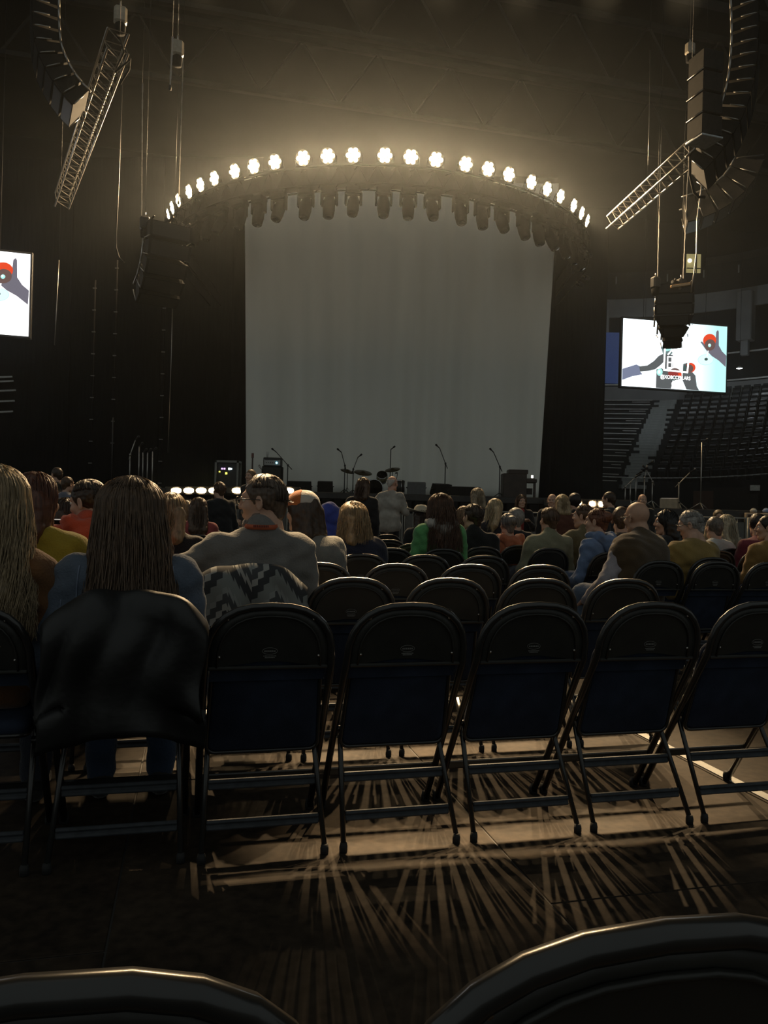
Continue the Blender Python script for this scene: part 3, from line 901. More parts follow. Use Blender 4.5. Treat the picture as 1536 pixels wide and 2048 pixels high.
def make_screen(label, P_tl, P_tr, P_bl, ground=None):
    """P_* world corners of the picture"""
    ex = (P_tr - P_tl); W = ex.length; ex.normalize(); H = (P_tl - P_bl).length
    c = (P_tl + P_tr) / 2 - Z * H / 2
    r = thing('video_screen', label, 'screen', c, math.atan2(ex.y, ex.x), group='side video screens')
    MB().box((0, .10, 0), (W + .16, .18, H + .16), bev=.02).build('housing', M_BLK, r)
    MB().box((0, 0, 0), (W, .03, H)).build('display', ground or M_SCR, r)
    mb = MB(); keys = list(EM)
    for z, (k, poly) in enumerate(PIC):
        pts = [uv(*p) for p in poly]
        V = [((min(1, max(0, u)) - .5) * W, -.018 - z * .0006, (min(1, max(0, v)) - .5) * H) for u, v in pts]
        tris = tessellate_polygon([[Vector(v) for v in V]])
        mb.cur = keys.index(k); mb._add(V, tris)
    mb.build('picture', [EM[k] for k in keys], r)
    fc = bpy.data.curves.new('caption', 'FONT'); fc.body = '@XOBCCELLARS'; fc.size = 1; fc.align_x = 'CENTER'; fc.align_y = 'CENTER'; fc.offset = .02
    fo = bpy.data.objects.new('tmp', fc); COL.objects.link(fo)
    me = bpy.data.meshes.new_from_object(fo.evaluated_get(bpy.context.evaluated_depsgraph_get()))
    bpy.data.objects.remove(fo)
    w = max(v.co.x for v in me.vertices) - min(v.co.x for v in me.vertices)
    s = .29 * W / w
    u, v = uv(762, 790)
    for vv in me.vertices: vv.co = Vector((vv.co.x * s + (u - .5) * W, -.05, vv.co.y * s * 1.15 + (v - .5) * H))
    me.materials.clear(); me.materials.append(EM['white'])
    new_obj('caption', me, r)
    fr = MB()
    for sx in (-1, 1): fr.tube([(sx * W * .3, .1, H / 2 + .1), (sx * W * .3, .1, H / 2 + 9)], .012, 5)
    fr.build('hanging_wire', M_BLK, r)
    return r
a, b, c = at(1247, 634, 33.0), at(1454, 656, 34.0), at(1243, 769, 33.0)
make_screen('bright video screen hanging right of the stage, a speaker cluster in front', a, b, c)
# left screen: same size, only its right end is in frame
W = (b - a).length
tr_ = at(61, 509, 26.5); ex = Vector((math.cos(.28), math.sin(.28), 0)); HL = 164 / FOC * 26.5; WL = W * HL / ((a - c).length)
make_screen('bright video screen cut off by the left edge of the photo', tr_ - ex * WL, tr_, tr_ - ex * WL - Z * HL, EM['white'])

# ------------------------------------------------------------------ line arrays
def line_array(name, label, top, F, n, h, w, dep, tilts, group=None, m=M_CAB, rear=.42, wf=None):
    F = Vector(F).normalized()
    side = F.cross(Z).normalized()
    r = thing(name, label, 'loudspeaker', top, group=group)
    pos = Vector((0, 0, 0)); tau = 0
    fm = MB(); fm.box((0, 0, .12), (.14, .14, .10))
    fm.tube([Vector(-F * dep * .6) + Z * .1, Vector(F * dep * .6) + Z * .1], .04, 6)
    for s in (-1, 1): fm.tube([side * (s * w * .42) - F * dep * .4 + Z * .05, side * (s * w * .42) + F * dep * .5 + Z * .05], .03, 6)
    fm.build('fly_frame', M_BLK, r)
    for i in range(n):
        tau = math.radians(tilts[min(i, len(tilts) - 1)])
        f = F * math.cos(tau) - Z * math.sin(tau)
        d = -Z * math.cos(tau) - F * math.sin(tau)
        pos = pos + d * h * .5
        if wf: w = wf[i]
        # trapezoid cabinet: front taller than rear
        V = []
        for sx in (-1, 1):
            for fy, hh in ((.5, .48), (-.5, .34)):
                for sz in (-1, 1):
                    V.append(pos + side * (sx * (w if not wf or sz > 0 else wf[min(i + 1, n - 1) if i + 1 < n else n - 1] * (1 if i + 1 < n else .55)) * (.5 if fy > 0 else rear)) + f * (fy * dep) - d * (sz * hh * h))
        mb = MB()
        mb._add(V, [(0, 1, 3, 2), (4, 6, 7, 5), (0, 4, 5, 1), (2, 3, 7, 6), (1, 5, 7, 3), (0, 2, 6, 4)])
        cb = mb.build('cabinet', m, r)
        gw = w if not wf else wf[min(i + 1, n - 1)]
        g = MB(); g._add([pos + side * (sx * gw * .44) + f * (.5 * dep + .012) - d * (sz * .42 * h) for sx, sz in ((-1, -1), (1, -1), (1, 1), (-1, 1))], [(0, 1, 2, 3)])
        g._add([pos + side * (sx * gw * .44) + f * (.5 * dep + .002) - d * (sz * .42 * h) for sx, sz in ((-1, -1), (1, -1), (1, 1), (-1, 1))], [(3, 2, 1, 0)])
        g.build('grille', M_GRILLE, cb)
        for sx in (-1, 1):
            hg = MB(); hg.tube([pos + side * (sx * w * .46) - f * (dep * .46) - d * (h * .55), pos + side * (sx * w * .46) - f * (dep * .46) + d * (h * .55)], .028, 5); hg.build('rigging_bar', M_ALU, cb)
            hg = MB(); hg.tube([pos + side * (sx * w * .48) + f * (dep * .44) + d * (h * .47), pos + side * (sx * w * .505) - f * (dep * .12) + d * (h * .47)], .014, 5); hg.build('rigging_bar', M_ALU, cb)
        pos = pos + d * h * .5
    return r
line_array('line_array', 'curved line array of loudspeakers at the top left corner', at(92, -60, 17), (-.9, -.45, 0), 12, .26, 1.15, .55, [0, 0, 0, 0, 2, 4, 8, 16, 26, 34, 42, 50])
line_array('line_array', 'long curved line array of loudspeakers at the top right corner', at(1487, -10, 17), (.9, -.45, 0), 15, .27, 1.15, .55, [-4, -4, -3, -2, 0, 2, 4, 7, 11, 16, 22, 28, 34, 40, 46])
line_array('line_array', 'shorter fanned line array below the long one, upper right', at(1492, 330, 25), (.95, -.3, 0), 6, .42, 1.2, .9, [20, 35, 48, 60, 70, 78])
line_array('line_array', 'dark speaker cluster hanging left of the white curtain below the truss end', at(335, 452, 21), (.55, -.83, 0), 5, .42, 1.15, .75, [5, 18, 32, 46, 60])
line_array('line_array', 'dark speaker cluster hanging in front of the right screen', at(1348, 572, 24), (-.25, -.97, 0), 6, .305, 1.15, .60, [0, 2, 5, 12, 26, 44], rear=.42, wf=[1.10, 1.12, 1.16, 1.14, .92, .62])
# subwoofer column beside the long array
sub = thing('subwoofer_column', 'column of flat subwoofers with pale underside hanging beside the right array', 'loudspeaker', at(1424, 275, 16.0), .30)
for i in range(4):
    cb = MB().box((0, .24, .27 + i * .45), (.50, .50, .42), bev=.02).build('cabinet', M_CAB, sub)
    MB().tube([(-.26, 0, .05 + i * .45), (-.26, .50, .05 + i * .45)], .010, 5).build('edge_bar', M_ALU, cb)
MB().box((0, .24, .03), (.53, .53, .04), bev=.01).build('underside_plate', mat('lit_underside', (.42, .46, .48), .6), sub)  # light falling on the underside is painted in as pale blue

# ------------------------------------------------------------------ straight side trusses
def box_truss(label, A, B, w=.42):
    t = thing('box_truss', label, 'truss', A)
    d = (B - A); L = d.length; f = d.normalized(); s = f.cross(Z).normalized(); u = s.cross(f)
    for a in (-1, 1):
        for b in (-1, 1):
            MB().tube([s * (a * w / 2) + u * (b * w / 2), d + s * (a * w / 2) + u * (b * w / 2)], .025, 6).build('chord', M_ALU, t)
    mb = MB(); n = int(L / .5)
    for i in range(n):
        p0, p1 = f * (L * i / n), f * (L * (i + 1) / n)
        for a in (-1, 1):
            mb.tube([p0 + s * (a * w / 2) - u * w / 2, p1 + s * (a * w / 2) + u * w / 2], .012, 4)
            mb.tube([p0 + u * (a * w / 2) - s * w / 2, p1 + u * (a * w / 2) + s * w / 2], .012, 4)
            mb.tube([p0 + u * (a * w / 2) - s * w / 2, p0 + u * (a * w / 2) + s * w / 2], .012, 4)
    mb.build('lacing', M_ALU, t)
    return t
box_truss('aluminium box truss receding along the upper left', at(236, 82, 16.2), at(124, 402, 25.0))
box_truss('aluminium box truss receding behind the subwoofer column, upper right', at(1398, 292, 20.0), at(1225, 445, 26.5))

# ------------------------------------------------------------------ chains, cables and hoists
def cable(name, label, cat, pts, r, m, grp=None):
    o = tag(bpy.data.objects.new(name, None), label, cat, grp); COL.objects.link(o); o.location = pts[-1]
    MB().tube([q - pts[-1] for q in pts], r, 6).build('cable_sheath', m, o)
    MB().tube([pts[0] - pts[-1], Vector((pts[0].x - pts[-1].x, pts[0].y - pts[-1].y, 27.3 - pts[-1].z))], .004, 5).build('suspension_wire', M_BLK, o)
    return o
def chain(label, pxa, pya, pxb, pyb, Y, r=.018, m=M_ALU):
    a, b = at(pxa, pya, Y), at(pxb, pyb, Y)
    t = thing('hoist_chain', label, 'chain', b, group='hoist chains')
    d = a - b; n = max(6, int(d.length / .22)); mb = MB()
    for i in range(n):
        p0, p1 = d * (i / n), d * ((i + 1.08) / n)
        o = Vector((.007, 0, 0)) if i % 2 else Vector((0, .007, 0))
        mb.tube([p0 + o, p1 + o], r * .75, 4); mb.tube([p0 - o, p1 - o], r * .75, 4)
    mb.build('chain_links', m, t)
    MB().lathe([(0, -.06), (.03, -.05), (.035, 0), (.02, .05), (0, .06)], 8).build('hook', M_BLK, t)
    MB().tube([d, Vector((d.x, d.y, 27.3 - b.z))], .005, 5).build('suspension_wire', M_BLK, t)
    return t
chain('hoist chain left of the curved truss end, second cable from left', 285, 168, 283, 436, 21.0)
chain('hoist chain reaching the left end of the curved truss', 367, 100, 357, 405, 22.5)
chain('short hoist chain ending in the dark, upper left', 345, 75, 340, 175, 16.0)
chain('hoist chain left of the two above the right speaker cluster', 1322, 290, 1315, 560, 24.0)
chain('hoist chain right of the two above the right speaker cluster', 1378, 295, 1366, 565, 24.0)
cable('hanging_cable', 'thin black cable looping down left of the hung speaker cluster', 'cable', [at(*p, 20.5) for p in ((244, 170), (240, 280), (237, 370), (232, 470), (232, 495), (238, 515), (248, 525))], .02, M_BLK)
cable('hanging_cable', 'pale cable hanging past the lit window, upper right', 'cable', [at(*p, 23.5) for p in ((1408, 300), (1402, 380), (1394, 440), (1393, 505), (1388, 545), (1382, 585))], .022, M_ALU)
cable('hanging_cable', 'thin vertical wire down the left drape from the speaker cluster', 'cable', [at(*p, 22) for p in ((346, 560), (343, 700), (336, 905))], .008, M_ALU)
cable('hanging_cable', 'thin vertical wire beside the left video screen', 'cable', [at(*p, 22) for p in ((118, 520), (113, 620), (109, 690))], .010, M_ALU)
cable('hanging_cable', 'loop of cables under the pale subwoofer plate', 'cable', [at(*p, 17) for p in ((1380, 290), (1380, 350), (1388, 385), (1398, 394), (1410, 394))], .03, M_CAB)
cable('hanging_cable', 'thin steel wire hanging left of the upper right truss', 'cable', [at(*p, 22) for p in ((1300, 100), (1298, 250), (1296, 330))], .007, M_ALU)
def hoist(label, p, s=1.0, pale=False):
    t = thing('chain_hoist', label, 'hoist', p, .4, group='chain hoists')
    MB().box((0, 0, 0), (.34 * s, .30 * s, .46 * s), bev=.05).build('motor_body', mat('pale_hoist_case', (.35, .31, .24), .5) if pale else M_BLK, t)
    MB().lathe([(0, -.5 * s), (.13 * s, -.48 * s), (.15 * s, -.25 * s), (.12 * s, -.2 * s)], 10).build('chain_bag', M_BLKCLOTH, t)
    MB().tube([(0, 0, .23 * s), (0, 0, .38 * s)], .03 * s, 6).build('hook', M_ALU, t)
    MB().tube([(0, 0, .38 * s), (0, 0, 27.3 - p.z)], .006, 5).build('suspension_wire', M_BLK, t)
hoist('pale square chain hoist on the chain at upper left', at(355, 98, 16.5), .75, True)
hoist('chain hoist glinting at the head of the left truss', at(241, 32, 16.5), .8, True)
hoist('chain hoist at the end of the left curved truss', at(290, 447, 21), .8)
hoist('left chain hoist on the right speaker cluster', at(1311, 566, 23.8), .8)
hoist('right chain hoist on the right speaker cluster', at(1362, 572, 23.8), .9)
hoist('chain hoist high above the subwoofer column', at(1380, 98, 20), .7, True)
tag(MB().box(at(1361, 571, 23.6), (.62, .10, .10), Matrix.Rotation(-.18, 3, 'Y'), bev=.02).build('rigging_beam', mat('brass_beam', (.45, .3, .17), .35, metal=.7)), 'short copper-lit rigging beam on top of the right speaker cluster', 'beam')
cable('cable_bundle', 'bundle of black cables slung at the head of the left truss', 'cable', [at(*p, 16.0) for p in ((240, 75), (248, 105), (236, 130), (230, 145), (262, 118), (258, 140), (240, 168))], .02, M_CAB)
# left tower of dark equipment with tiny glints
for i, (px, y0, y1) in enumerate(((182, 560, 960), (225, 520, 960), (322, 600, 960))):
    t = thing('scaffold_upright', 'dark scaffold upright with bolt glints, %s left of the stage' % ORD[i], 'scaffold', flat(at(px, 900, 27.5)))
    p0, p1 = at(px, y1, 27.5), at(px, y0, 27.5)
    MB().tube([(0, 0, 0), (0, 0, p1.z)], .03, 6).build('pole', M_BLKCLOTH, t)
    for k in range(9):
        MB().box((0, -.05, p1.z - .3 - k * .78), (.12, .04, .03)).build('clamp', mat('dull_clamp', (.16, .16, .16), .4, metal=.7), t)
# ------------------------------------------------------------------ backline on the stage
def onstage(px, Y):
    p = at(px, 1000, Y); return Vector((p.x, p.y, SZ))
def mic_stand(label, px, Y, top_py, boom=None, tripod=True, m=M_BLK, base_z=SZ, mic_tilt=.5, mic=True):
    g = at(px, 1000, Y); g.z = base_z
    zt = at(px, top_py, Y).z - base_z
    t = thing('microphone_stand', label, 'microphone stand', g, group='microphone stands on stage')
    MB().tube([(0, 0, .05), (0, 0, zt if not boom else zt * .72)], .018, 6).build('pole', m, t)
    b = MB()
    if tripod:
        for k in range(3):
            a = k * 2.09 + .4; b.tube([(0, 0, .22), (.32 * math.cos(a), .32 * math.sin(a), .02)], .014, 5)
    else:
        b.lathe([(0, 0), (.15, 0), (.15, .03), (.02, .06), (0, .06)], 14)
    b.build('base', m, t)
    tip = Vector((0, 0, zt))
    if boom:
        tip = Vector((boom, -.05, zt)); back = Vector((-boom * .35, .02, zt * .60))
        MB().tube([back, Vector((0, 0, zt * .70)), tip], .014, 6).build('boom', m, t)
        MB().lathe([(0, -.03), (.03, -.03), (.03, .03), (0, .03)], 8, Matrix.Translation((0, 0, zt * .70))).build('clutch', m, t)
    if mic:
        d = Vector((math.copysign(1, boom or 1) * math.cos(mic_tilt) * .7, -.5, math.sin(mic_tilt))).normalized()
        mm = MB(); mm.tube([tip, tip + d * .13, tip + d * .14, tip + d * .20, tip + d * .21], [.016, .020, .032, .032, .018], 8)
        mm.build('microphone', M_BLK, t)
    return t
mic_stand('microphone boom stand right of the bass amplifier stack', 574, 25, 905, boom=-.38)
mic_stand('microphone boom stand left of the drum cymbals', 688, 25, 905, boom=-.12)
mic_stand('thick microphone stand close behind the left cymbal', 705, 25.4, 915, boom=.14)
mic_stand('overhead microphone stand with short arm above the drums', 779, 26, 899, boom=None)
mic_stand('microphone boom stand alone in front of the white curtain centre', 889, 24.5, 897, boom=-.20)
mic_stand('microphone boom stand left of the organ', 998, 24.5, 905, boom=-.22)
for i, (px, y, bm) in enumerate(((258, 880, .16), (276, 893, None), (284, 905, None), (293, 905, None), (303, 903, None))):
    mic_stand('microphone stand in the dark stage-left cluster, %s from the left' % ORD[i], px, 22.5, y, boom=bm, m=M_ALU)
mic_stand('tall thin light stand left of the microphone cluster', 222, 22.5, 835, mic=False)
for i, (px, y, bm) in enumerate(((1250, 955, .25), (1260, 942, .30), (1271, 950, None), (1288, 930, .05), (1304, 940, -.2))):
    mic_stand('pale-lit microphone stand right of stage, %s from the left' % ORD[i], px, 22.0, y, boom=bm, m=M_ALU, base_z=1.42)
mic_stand('pale wooden-looking guitar and microphone stand by the wedge monitor', 1357, 22.0, 945, boom=.28, m=mat('pale_stand', (.5, .44, .34), .4, metal=.5), base_z=1.42)
mic_stand('tall pale stand with a glint on top, right of stage', 1401, 23.0, 885, m=M_ALU, base_z=1.42)
stg2 = tag(MB().box((11.55, 23.6, .71), (9.8, 6, 1.42), bev=.02).build('floor_stage_right', mat('stage_deck_black', (.02, .02, .02), .5)), kind='structure')

# bass stack: head on a tall cabinet
p = onstage(544, 26.5); w = .62
t = thing('bass_cabinet', 'tall dark bass speaker cabinet beneath the silver amplifier head', 'loudspeaker', p)
zc = at(544, 933, 26.5).z - SZ
MB().box((0, 0, zc / 2), (.68, .42, zc), bev=.02).build('cabinet', M_CAB, t); MB().box((0, -.215, zc / 2), (.60, .02, zc - .08)).build('grille', mat('grey_grille_cloth', (.05, .05, .045), .9), t)
t = thing('amplifier_head', 'silver-faced amplifier head with a blue pilot light on the bass cabinet', 'amplifier', p + Z * zc)
MB().box((0, 0, .15), (.62, .34, .30), bev=.02).build('case', M_BLK, t); MB().box((0, -.172, .13), (.55, .01, .19)).build('face_plate', mat('silver_face', (.35, .35, .33), .4, metal=.4), t)
MB().box((0, -.174, .235), (.5, .01, .05)).build('control_strip', M_BLK, t)
for k in range(5): MB().lathe([(0, 0), (.016, 0), (.014, .02), (0, .02)], 8, Matrix.Translation((-.2 + k * .07, -.178, .12)) @ Matrix.Rotation(math.pi / 2, 4, 'X')).build('knob', M_BLK, t)
MB().lathe([(0, 0), (.03, 0), (.025, .02), (0, .025)], 10, Matrix.Translation((.15, -.18, .12)) @ Matrix.Rotation(math.pi / 2, 4, 'X')).build('pilot_light', mat('blue_pilot', (.3, .7, 1), .3, emit=(.25, .75, 1), estr=8), t)
t = thing('paper_cup', 'white paper cup standing on the amplifier head', 'cup', p + Vector((-.2, 0, zc + .30)))
MB().lathe([(0, 0), (.03, 0), (.042, .20), (.038, .20), (.028, .01)], 12).build('cup_wall', mat('white_paper', (.6, .6, .56), .8), t)
# electronics rack
p = onstage(455, 25.5); zr = at(455, 922, 25.5).z - SZ
t = thing('equipment_rack', 'tall equipment rack with small coloured display lights, left of the curtain', 'rack', p)
rm = mat('rack_frame_grey', (.22, .22, .20), .5, metal=.4)
for sx in (-.36, .36):
    for sy in (-.25, .25): MB().box((sx, sy, zr / 2), (.06, .06, zr)).build('post', rm, t)
MB().box((0, 0, zr - .03), (.78, .56, .07)).build('top_frame', rm, t); MB().box((0, .02, zr / 2), (.64, .46, zr - .12)).build('rack_body', M_BLK, t)
for k, (x, z, c, s) in enumerate(((-.16, .27, (.5, .3, .9), .05), (-.08, .27, (.6, .3, .8), .05), (.08, .27, (.7, .9, .95), .07), (.14, .27, (.6, .8, .9), .05), (-.24, .37, (.9, .85, .1), .04), (-.02, .42, (.9, .85, .1), .06))):
    MB().box((x, -.22, zr - z), (s, .02, s)).build('display_light', mat('rack_led_%d' % k, c, .4, emit=c, estr=3), t)
# guitar on a stand
p = onstage(503, 25.0)
t = thing('guitar', 'dark red guitar standing upright left of the bass amplifier', 'guitar', p)
gb = MB(); gb.lathe([(0, -.03), (.15, -.03), (.17, 0), (.15, .03), (0, .03)], 16, Matrix.Translation((0, 0, .32)) @ Matrix.Rotation(math.pi / 2, 4, 'X'))
gb.lathe([(0, -.03), (.11, -.03), (.12, 0), (.11, .03), (0, .03)], 16, Matrix.Translation((0, 0, .52)) @ Matrix.Rotation(math.pi / 2, 4, 'X'))
gb.build('body', mat('cherry_wood', (.12, .03, .02), .3), t); MB().box((0, 0, .88), (.05, .025, .62)).build('neck', mat('dark_fretboard', (.05, .03, .02), .5), t)
MB().box((0, 0, 1.24), (.08, .02, .16), bev=.01).build('headstock', mat('cherry_wood', (.12, .03, .02), .3), t); MB().tube([(-.2, .15, 0), (0, .06, .45), (.2, .15, 0)], .014, 5).build('guitar_stand', M_BLK, t)
t = thing('small_microphone', 'pale microphone pointing at the bass cabinet', 'microphone', at(521, 935, 25.2))
MB().tube([(-.06, 0, .08), (.0, 0, 0), (.05, -.02, -.06)], [.03, .03, .018], 8).build('body', M_ALU, t); MB().tube([(.05, -.02, -.06), (.06, 0, -.9)], .012, 5).build('short_stand', M_BLK, t)
# wedges and flight cases along the front
def wedge(label, px, Y, w=.62, h=.42, rz=0.0, m=M_CAB, z=SZ, d=.5):
    p = at(px, 1000, Y); p.z = z
    t = thing('wedge_monitor', label, 'loudspeaker', p, rz, group='stage monitors')
    prof = [(-d / 2, 0), (d / 2, 0), (d / 2, h * .35), (d * .1, h), (-d / 2, h * .9)]
    mb = MB(); M = Matrix(((0, 0, 1, -w / 2), (1, 0, 0, 0), (0, 1, 0, 0), (0, 0, 0, 1)))
    mb.prism(prof, w, M); mb.build('cabinet', m, t)
    g = MB(); a, b = Vector((0, d / 2 + .005, h * .38)), Vector((0, d * .13, h * .98))
    g.quad(a + Vector((-w * .45, 0, 0)), a + Vector((w * .45, 0, 0)), b + Vector((w * .45, 0, 0)), b + Vector((-w * .45, 0, 0))); g.build('grille', M_GRILLE, t)
    for s in (-1, 1): MB().tube([(s * w * .5, -.08, h * .55), (s * (w * .5 + .03), -.08, h * .6), (s * (w * .5 + .03), .08, h * .6), (s * w * .5, .08, h * .55)], .012, 5).build('handle', M_BLK, t)
    return t
wedge('long low stage monitor right of the bass amplifier', 598, 22.5, .68, .36)
wedge('rounded stage monitor left of the drum kit', 650, 22.5, .42, .38)
wedge('stage monitor with a grey slanted front, centre stage', 832, 22.3, .52, .42, m=mat('grey_monitor_face', (.09, .09, .09), .5))
wedge('stage monitor right of the grey-fronted one, centre stage', 881, 22.6, .50, .40, .3)
wedge('low wide stage monitor in front of the organ', 928, 21.8, .85, .30, .1)
wedge('pale-lit wedge monitor at the foot of the pale guitar stand', 1340, 21.5, .46, .30, -.5, mat('tan_case', (.42, .33, .22), .5), 1.42)
# organ
p = onstage(1035, 24.5)
t = thing('organ', 'dark wooden organ console with stepped top and open leg', 'organ', p)
om = mat('dark_organ_wood', (.035, .022, .016), .5, var=.3, vscale=4)
MB().box((-.14, 0, .42), (.74, .62, .84), bev=.02).build('case', om, t); MB().box((-.02, .05, .90), (.62, .45, .14), bev=.02).build('upper_case', om, t)
MB().box((.38, -.02, .62), (.34, .55, .12), bev=.02).build('keyboard_shelf', om, t); MB().box((.49, -.2, .30), (.07, .07, .58)).build('leg', om, t); MB().box((.3, .2, .3), (.4, .05, .2)).build('modesty_panel', om, t)
MB().box((.36, -.1, .695), (.26, .34, .03)).build('keys', mat('ivory_keys', (.3, .3, .27), .4), t)
MB().box((.42, -.15, .76), (.06, .04, .09)).build('lamp_glow', mat('organ_lamp', (1, 1, .9), .5, emit=(1, .95, .8), estr=3), t)
for i, px in enumerate((1039, 1046)):
    t = thing('organ_microphone', 'short black microphone aimed at the organ top, %s of the pair' % ORD[i], 'microphone', at(px, 947, 24.4))
    MB().tube([(-.06, 0, -.09), (.0, 0, 0), (.045, 0, .08)], [.012, .02, .028], 7).build('body', M_BLK, t); MB().tube([(-.06, 0, -.09), (-.03, .1, -.30)], .01, 5).build('gooseneck', M_BLK, t)

# drum kit
def cymbal(label, px, py, Y, r, tilt, rz=0):
    c = at(px, py, Y)
    t = thing('cymbal', label, 'cymbal', c, rz, group='drum kit cymbals')
    M = Matrix.Rotation(tilt[0], 4, 'X') @ Matrix.Rotation(tilt[1], 4, 'Y')
    MB().lathe([(0, .05), (.05, .045), (.08, .02), (r * .6, .006), (r, -.012), (r, -.016), (r * .6, 0), (.08, .012), (0, .03)], 28, M).build('bronze_disc', mat('dark_bronze', (.07, .055, .03), .4, metal=.8), t)
    MB().tube([(0, 0, .06), (0, 0, SZ - c.z + .05)], .013, 6).build('stand_pole', M_BLK, t)
    b = MB()
    for k in range(3): b.tube([(0, 0, SZ - c.z + .3), (.25 * math.cos(k * 2.1), .25 * math.sin(k * 2.1), SZ - c.z + .02)], .012, 5)
    b.build('stand_legs', M_CHROME, t)
cymbal('large tilted cymbal left of the drum kit', 726, 945, 25.2, .30, (.35, .12))
cymbal('smaller cymbal overlapping left of the large one', 695, 942, 25.5, .24, (.3, .25))
cymbal('cymbal at the right of the drum kit', 785, 939, 25.2, .25, (.35, -.16))
def drum(label, c, r, h, axis, m):
    t = thing('drum', label, 'drum', c, group='drum kit drums')
    M = axis
    MB().lathe([(r, -h / 2), (r, h / 2)], 22, M).build('shell', m, t)
    for s in (-1, 1):
        MB().lathe([(0, s * h / 2), (r * .98, s * (h / 2 + .004))], 22, M).build('drumhead', mat('drum_head', (.03, .028, .025), .95, spec=.05), t)
        MB().lathe([(r * .97, s * h / 2 - .02), (r * 1.03, s * h / 2 - .02), (r * 1.03, s * h / 2 + .02), (r * .97, s * h / 2 + .02)], 22, M, cap=False).build('hoop', M_CHROME, t)
    for k in range(6):
        a = k * math.pi / 3; MB().tube([M @ Vector((r * 1.03 * math.cos(a), r * 1.03 * math.sin(a), -h / 2)), M @ Vector((r * 1.03 * math.cos(a), r * 1.03 * math.sin(a), h / 2))], .008, 5).build('lug', M_CHROME, t)
    b = MB(); b.tube([(0, 0, -r * .8), (0, 0, SZ - c.z + .02)], .015, 6); b.tube([(-.2, 0, SZ - c.z + .02), (0, 0, SZ - c.z + .2), (.2, 0, SZ - c.z + .02)], .012, 5); b.build('stand', M_CHROME, t)
spark = mat('sparkle_shell', (.42, .38, .22), .3, metal=.6, var=.6, vscale=40)
c = at(764, 955, 25.3); drum('small sparkling silver tom on the drum kit', c, .17, .25, Matrix.Rotation(.9, 4, 'X'), spark)
c = onstage(748, 25.4) + Z * .30; drum('dark bass drum of the drum kit', c, .28, .40, Matrix.Rotation(math.pi / 2, 4, 'X'), M_BLK)
c = onstage(795, 25.0) + Z * .35; drum('dark floor tom right of the drum kit', c, .21, .40, Matrix.Identity(4), M_BLK)
t = thing('drum_microphone', 'black clip microphone on the drum kit right side', 'microphone', at(795, 945, 25.1))
MB().tube([(-.07, 0, -.03), (0, 0, 0)], [.03, .015], 8).build('body', M_BLK, t); MB().tube([(0, 0, 0), (-.03, 0, -.3)], .012, 5).build('arm', M_BLK, t)
# right of stage: combo amplifier, door case
p = at(1515, 1040, 20.5); p.z = 0
t = thing('combo_amplifier', 'pale-edged combo amplifier at the right edge by the barrier', 'amplifier', p, -.15)
za = at(1515, 1026, 20.5).z
MB().box((0, 0, za - .27), (.66, .30, .54), bev=.02).build('case', mat('tan_edge_case', (.35, .28, .2), .6), t); MB().box((0, -.155, za - .27), (.58, .02, .44)).build('grille', mat('brown_grille', (.06, .035, .025), .9), t)
MB().box((0, 0, (za - .54) / 2), (.5, .3, za - .54)).build('stand_case', M_BLK, t)
for i, px in enumerate((1507, 1532)):
    t = thing('stage_object', ['small pale knob-shaped object on the combo amplifier', 'pale blue round object on the combo amplifier'][i], 'object', at(px, 1021, 20.5))
    MB().lathe([(0, -.05), (.08, -.05), (.09, 0), (.05, .05), (0, .06)], 12).build('body', mat('pale_obj%d' % i, ((.4, .4, .36), (.2, .28, .5))[i], .6), t); MB().lathe([(0, .06), (.02, .06), (.02, .08), (0, .08)], 8).build('knob', M_BLK, t)

# ------------------------------------------------------------------ crowd barrier
bm_ = mat('galvanised_barrier', (.30, .30, .27), .55, metal=.35, var=.15, vscale=6)
bp_ = mat('barrier_sheet', (.12, .12, .11), .7, metal=.2, var=.2, vscale=4)
bw = 1.25
f1 = MB(); f1.tube([(-bw / 2 + .02, 0, .0), (-bw / 2 + .02, 0, 1.19), (bw / 2 - .02, 0, 1.19), (bw / 2 - .02, 0, 0)], .025, 6); F1 = f1.mesh('frame', bm_)
f2 = MB().box((0, .02, .75), (bw - .08, .02, .70)); F2 = f2.mesh('sheet_panel', bp_)
f3 = MB().tube([(-bw / 2 + .03, -.01, .40), (bw / 2 - .03, -.01, .40)], .02, 6); F3 = f3.mesh('lower_rail', bm_)
f4 = MB(); f4.box((0, .4, .02), (bw - .05, .9, .03)); F4 = f4.mesh('foot_plate', bp_)
f5 = MB()
for k in range(5): f5.tube([(-bw / 2 + .2 + k * .21, -.0, .40), (-bw / 2 + .2 + k * .21, -.0, 1.18)], .008, 5)
F5 = f5.mesh('upright_bar', bm_)
bi = 0
for i in range(-7, 10):
    x = i * (bw + .02) - .2
    pj = proj(Vector((x, 17, 1.2)))
    if pj[0] < -20 or pj[0] > 1560: continue
    r = thing('crowd_barrier', 'grey metal crowd barrier section before the stage, %s from the left' % ORD[bi], 'barrier', (x, 17.0 + .012 * i, 0), .0, group='crowd barrier sections'); bi += 1
    for nm, m_ in (('frame', F1), ('sheet_panel', F2), ('lower_rail', F3), ('foot_plate', F4), ('upright_bar', F5)): new_obj(nm, m_, r)
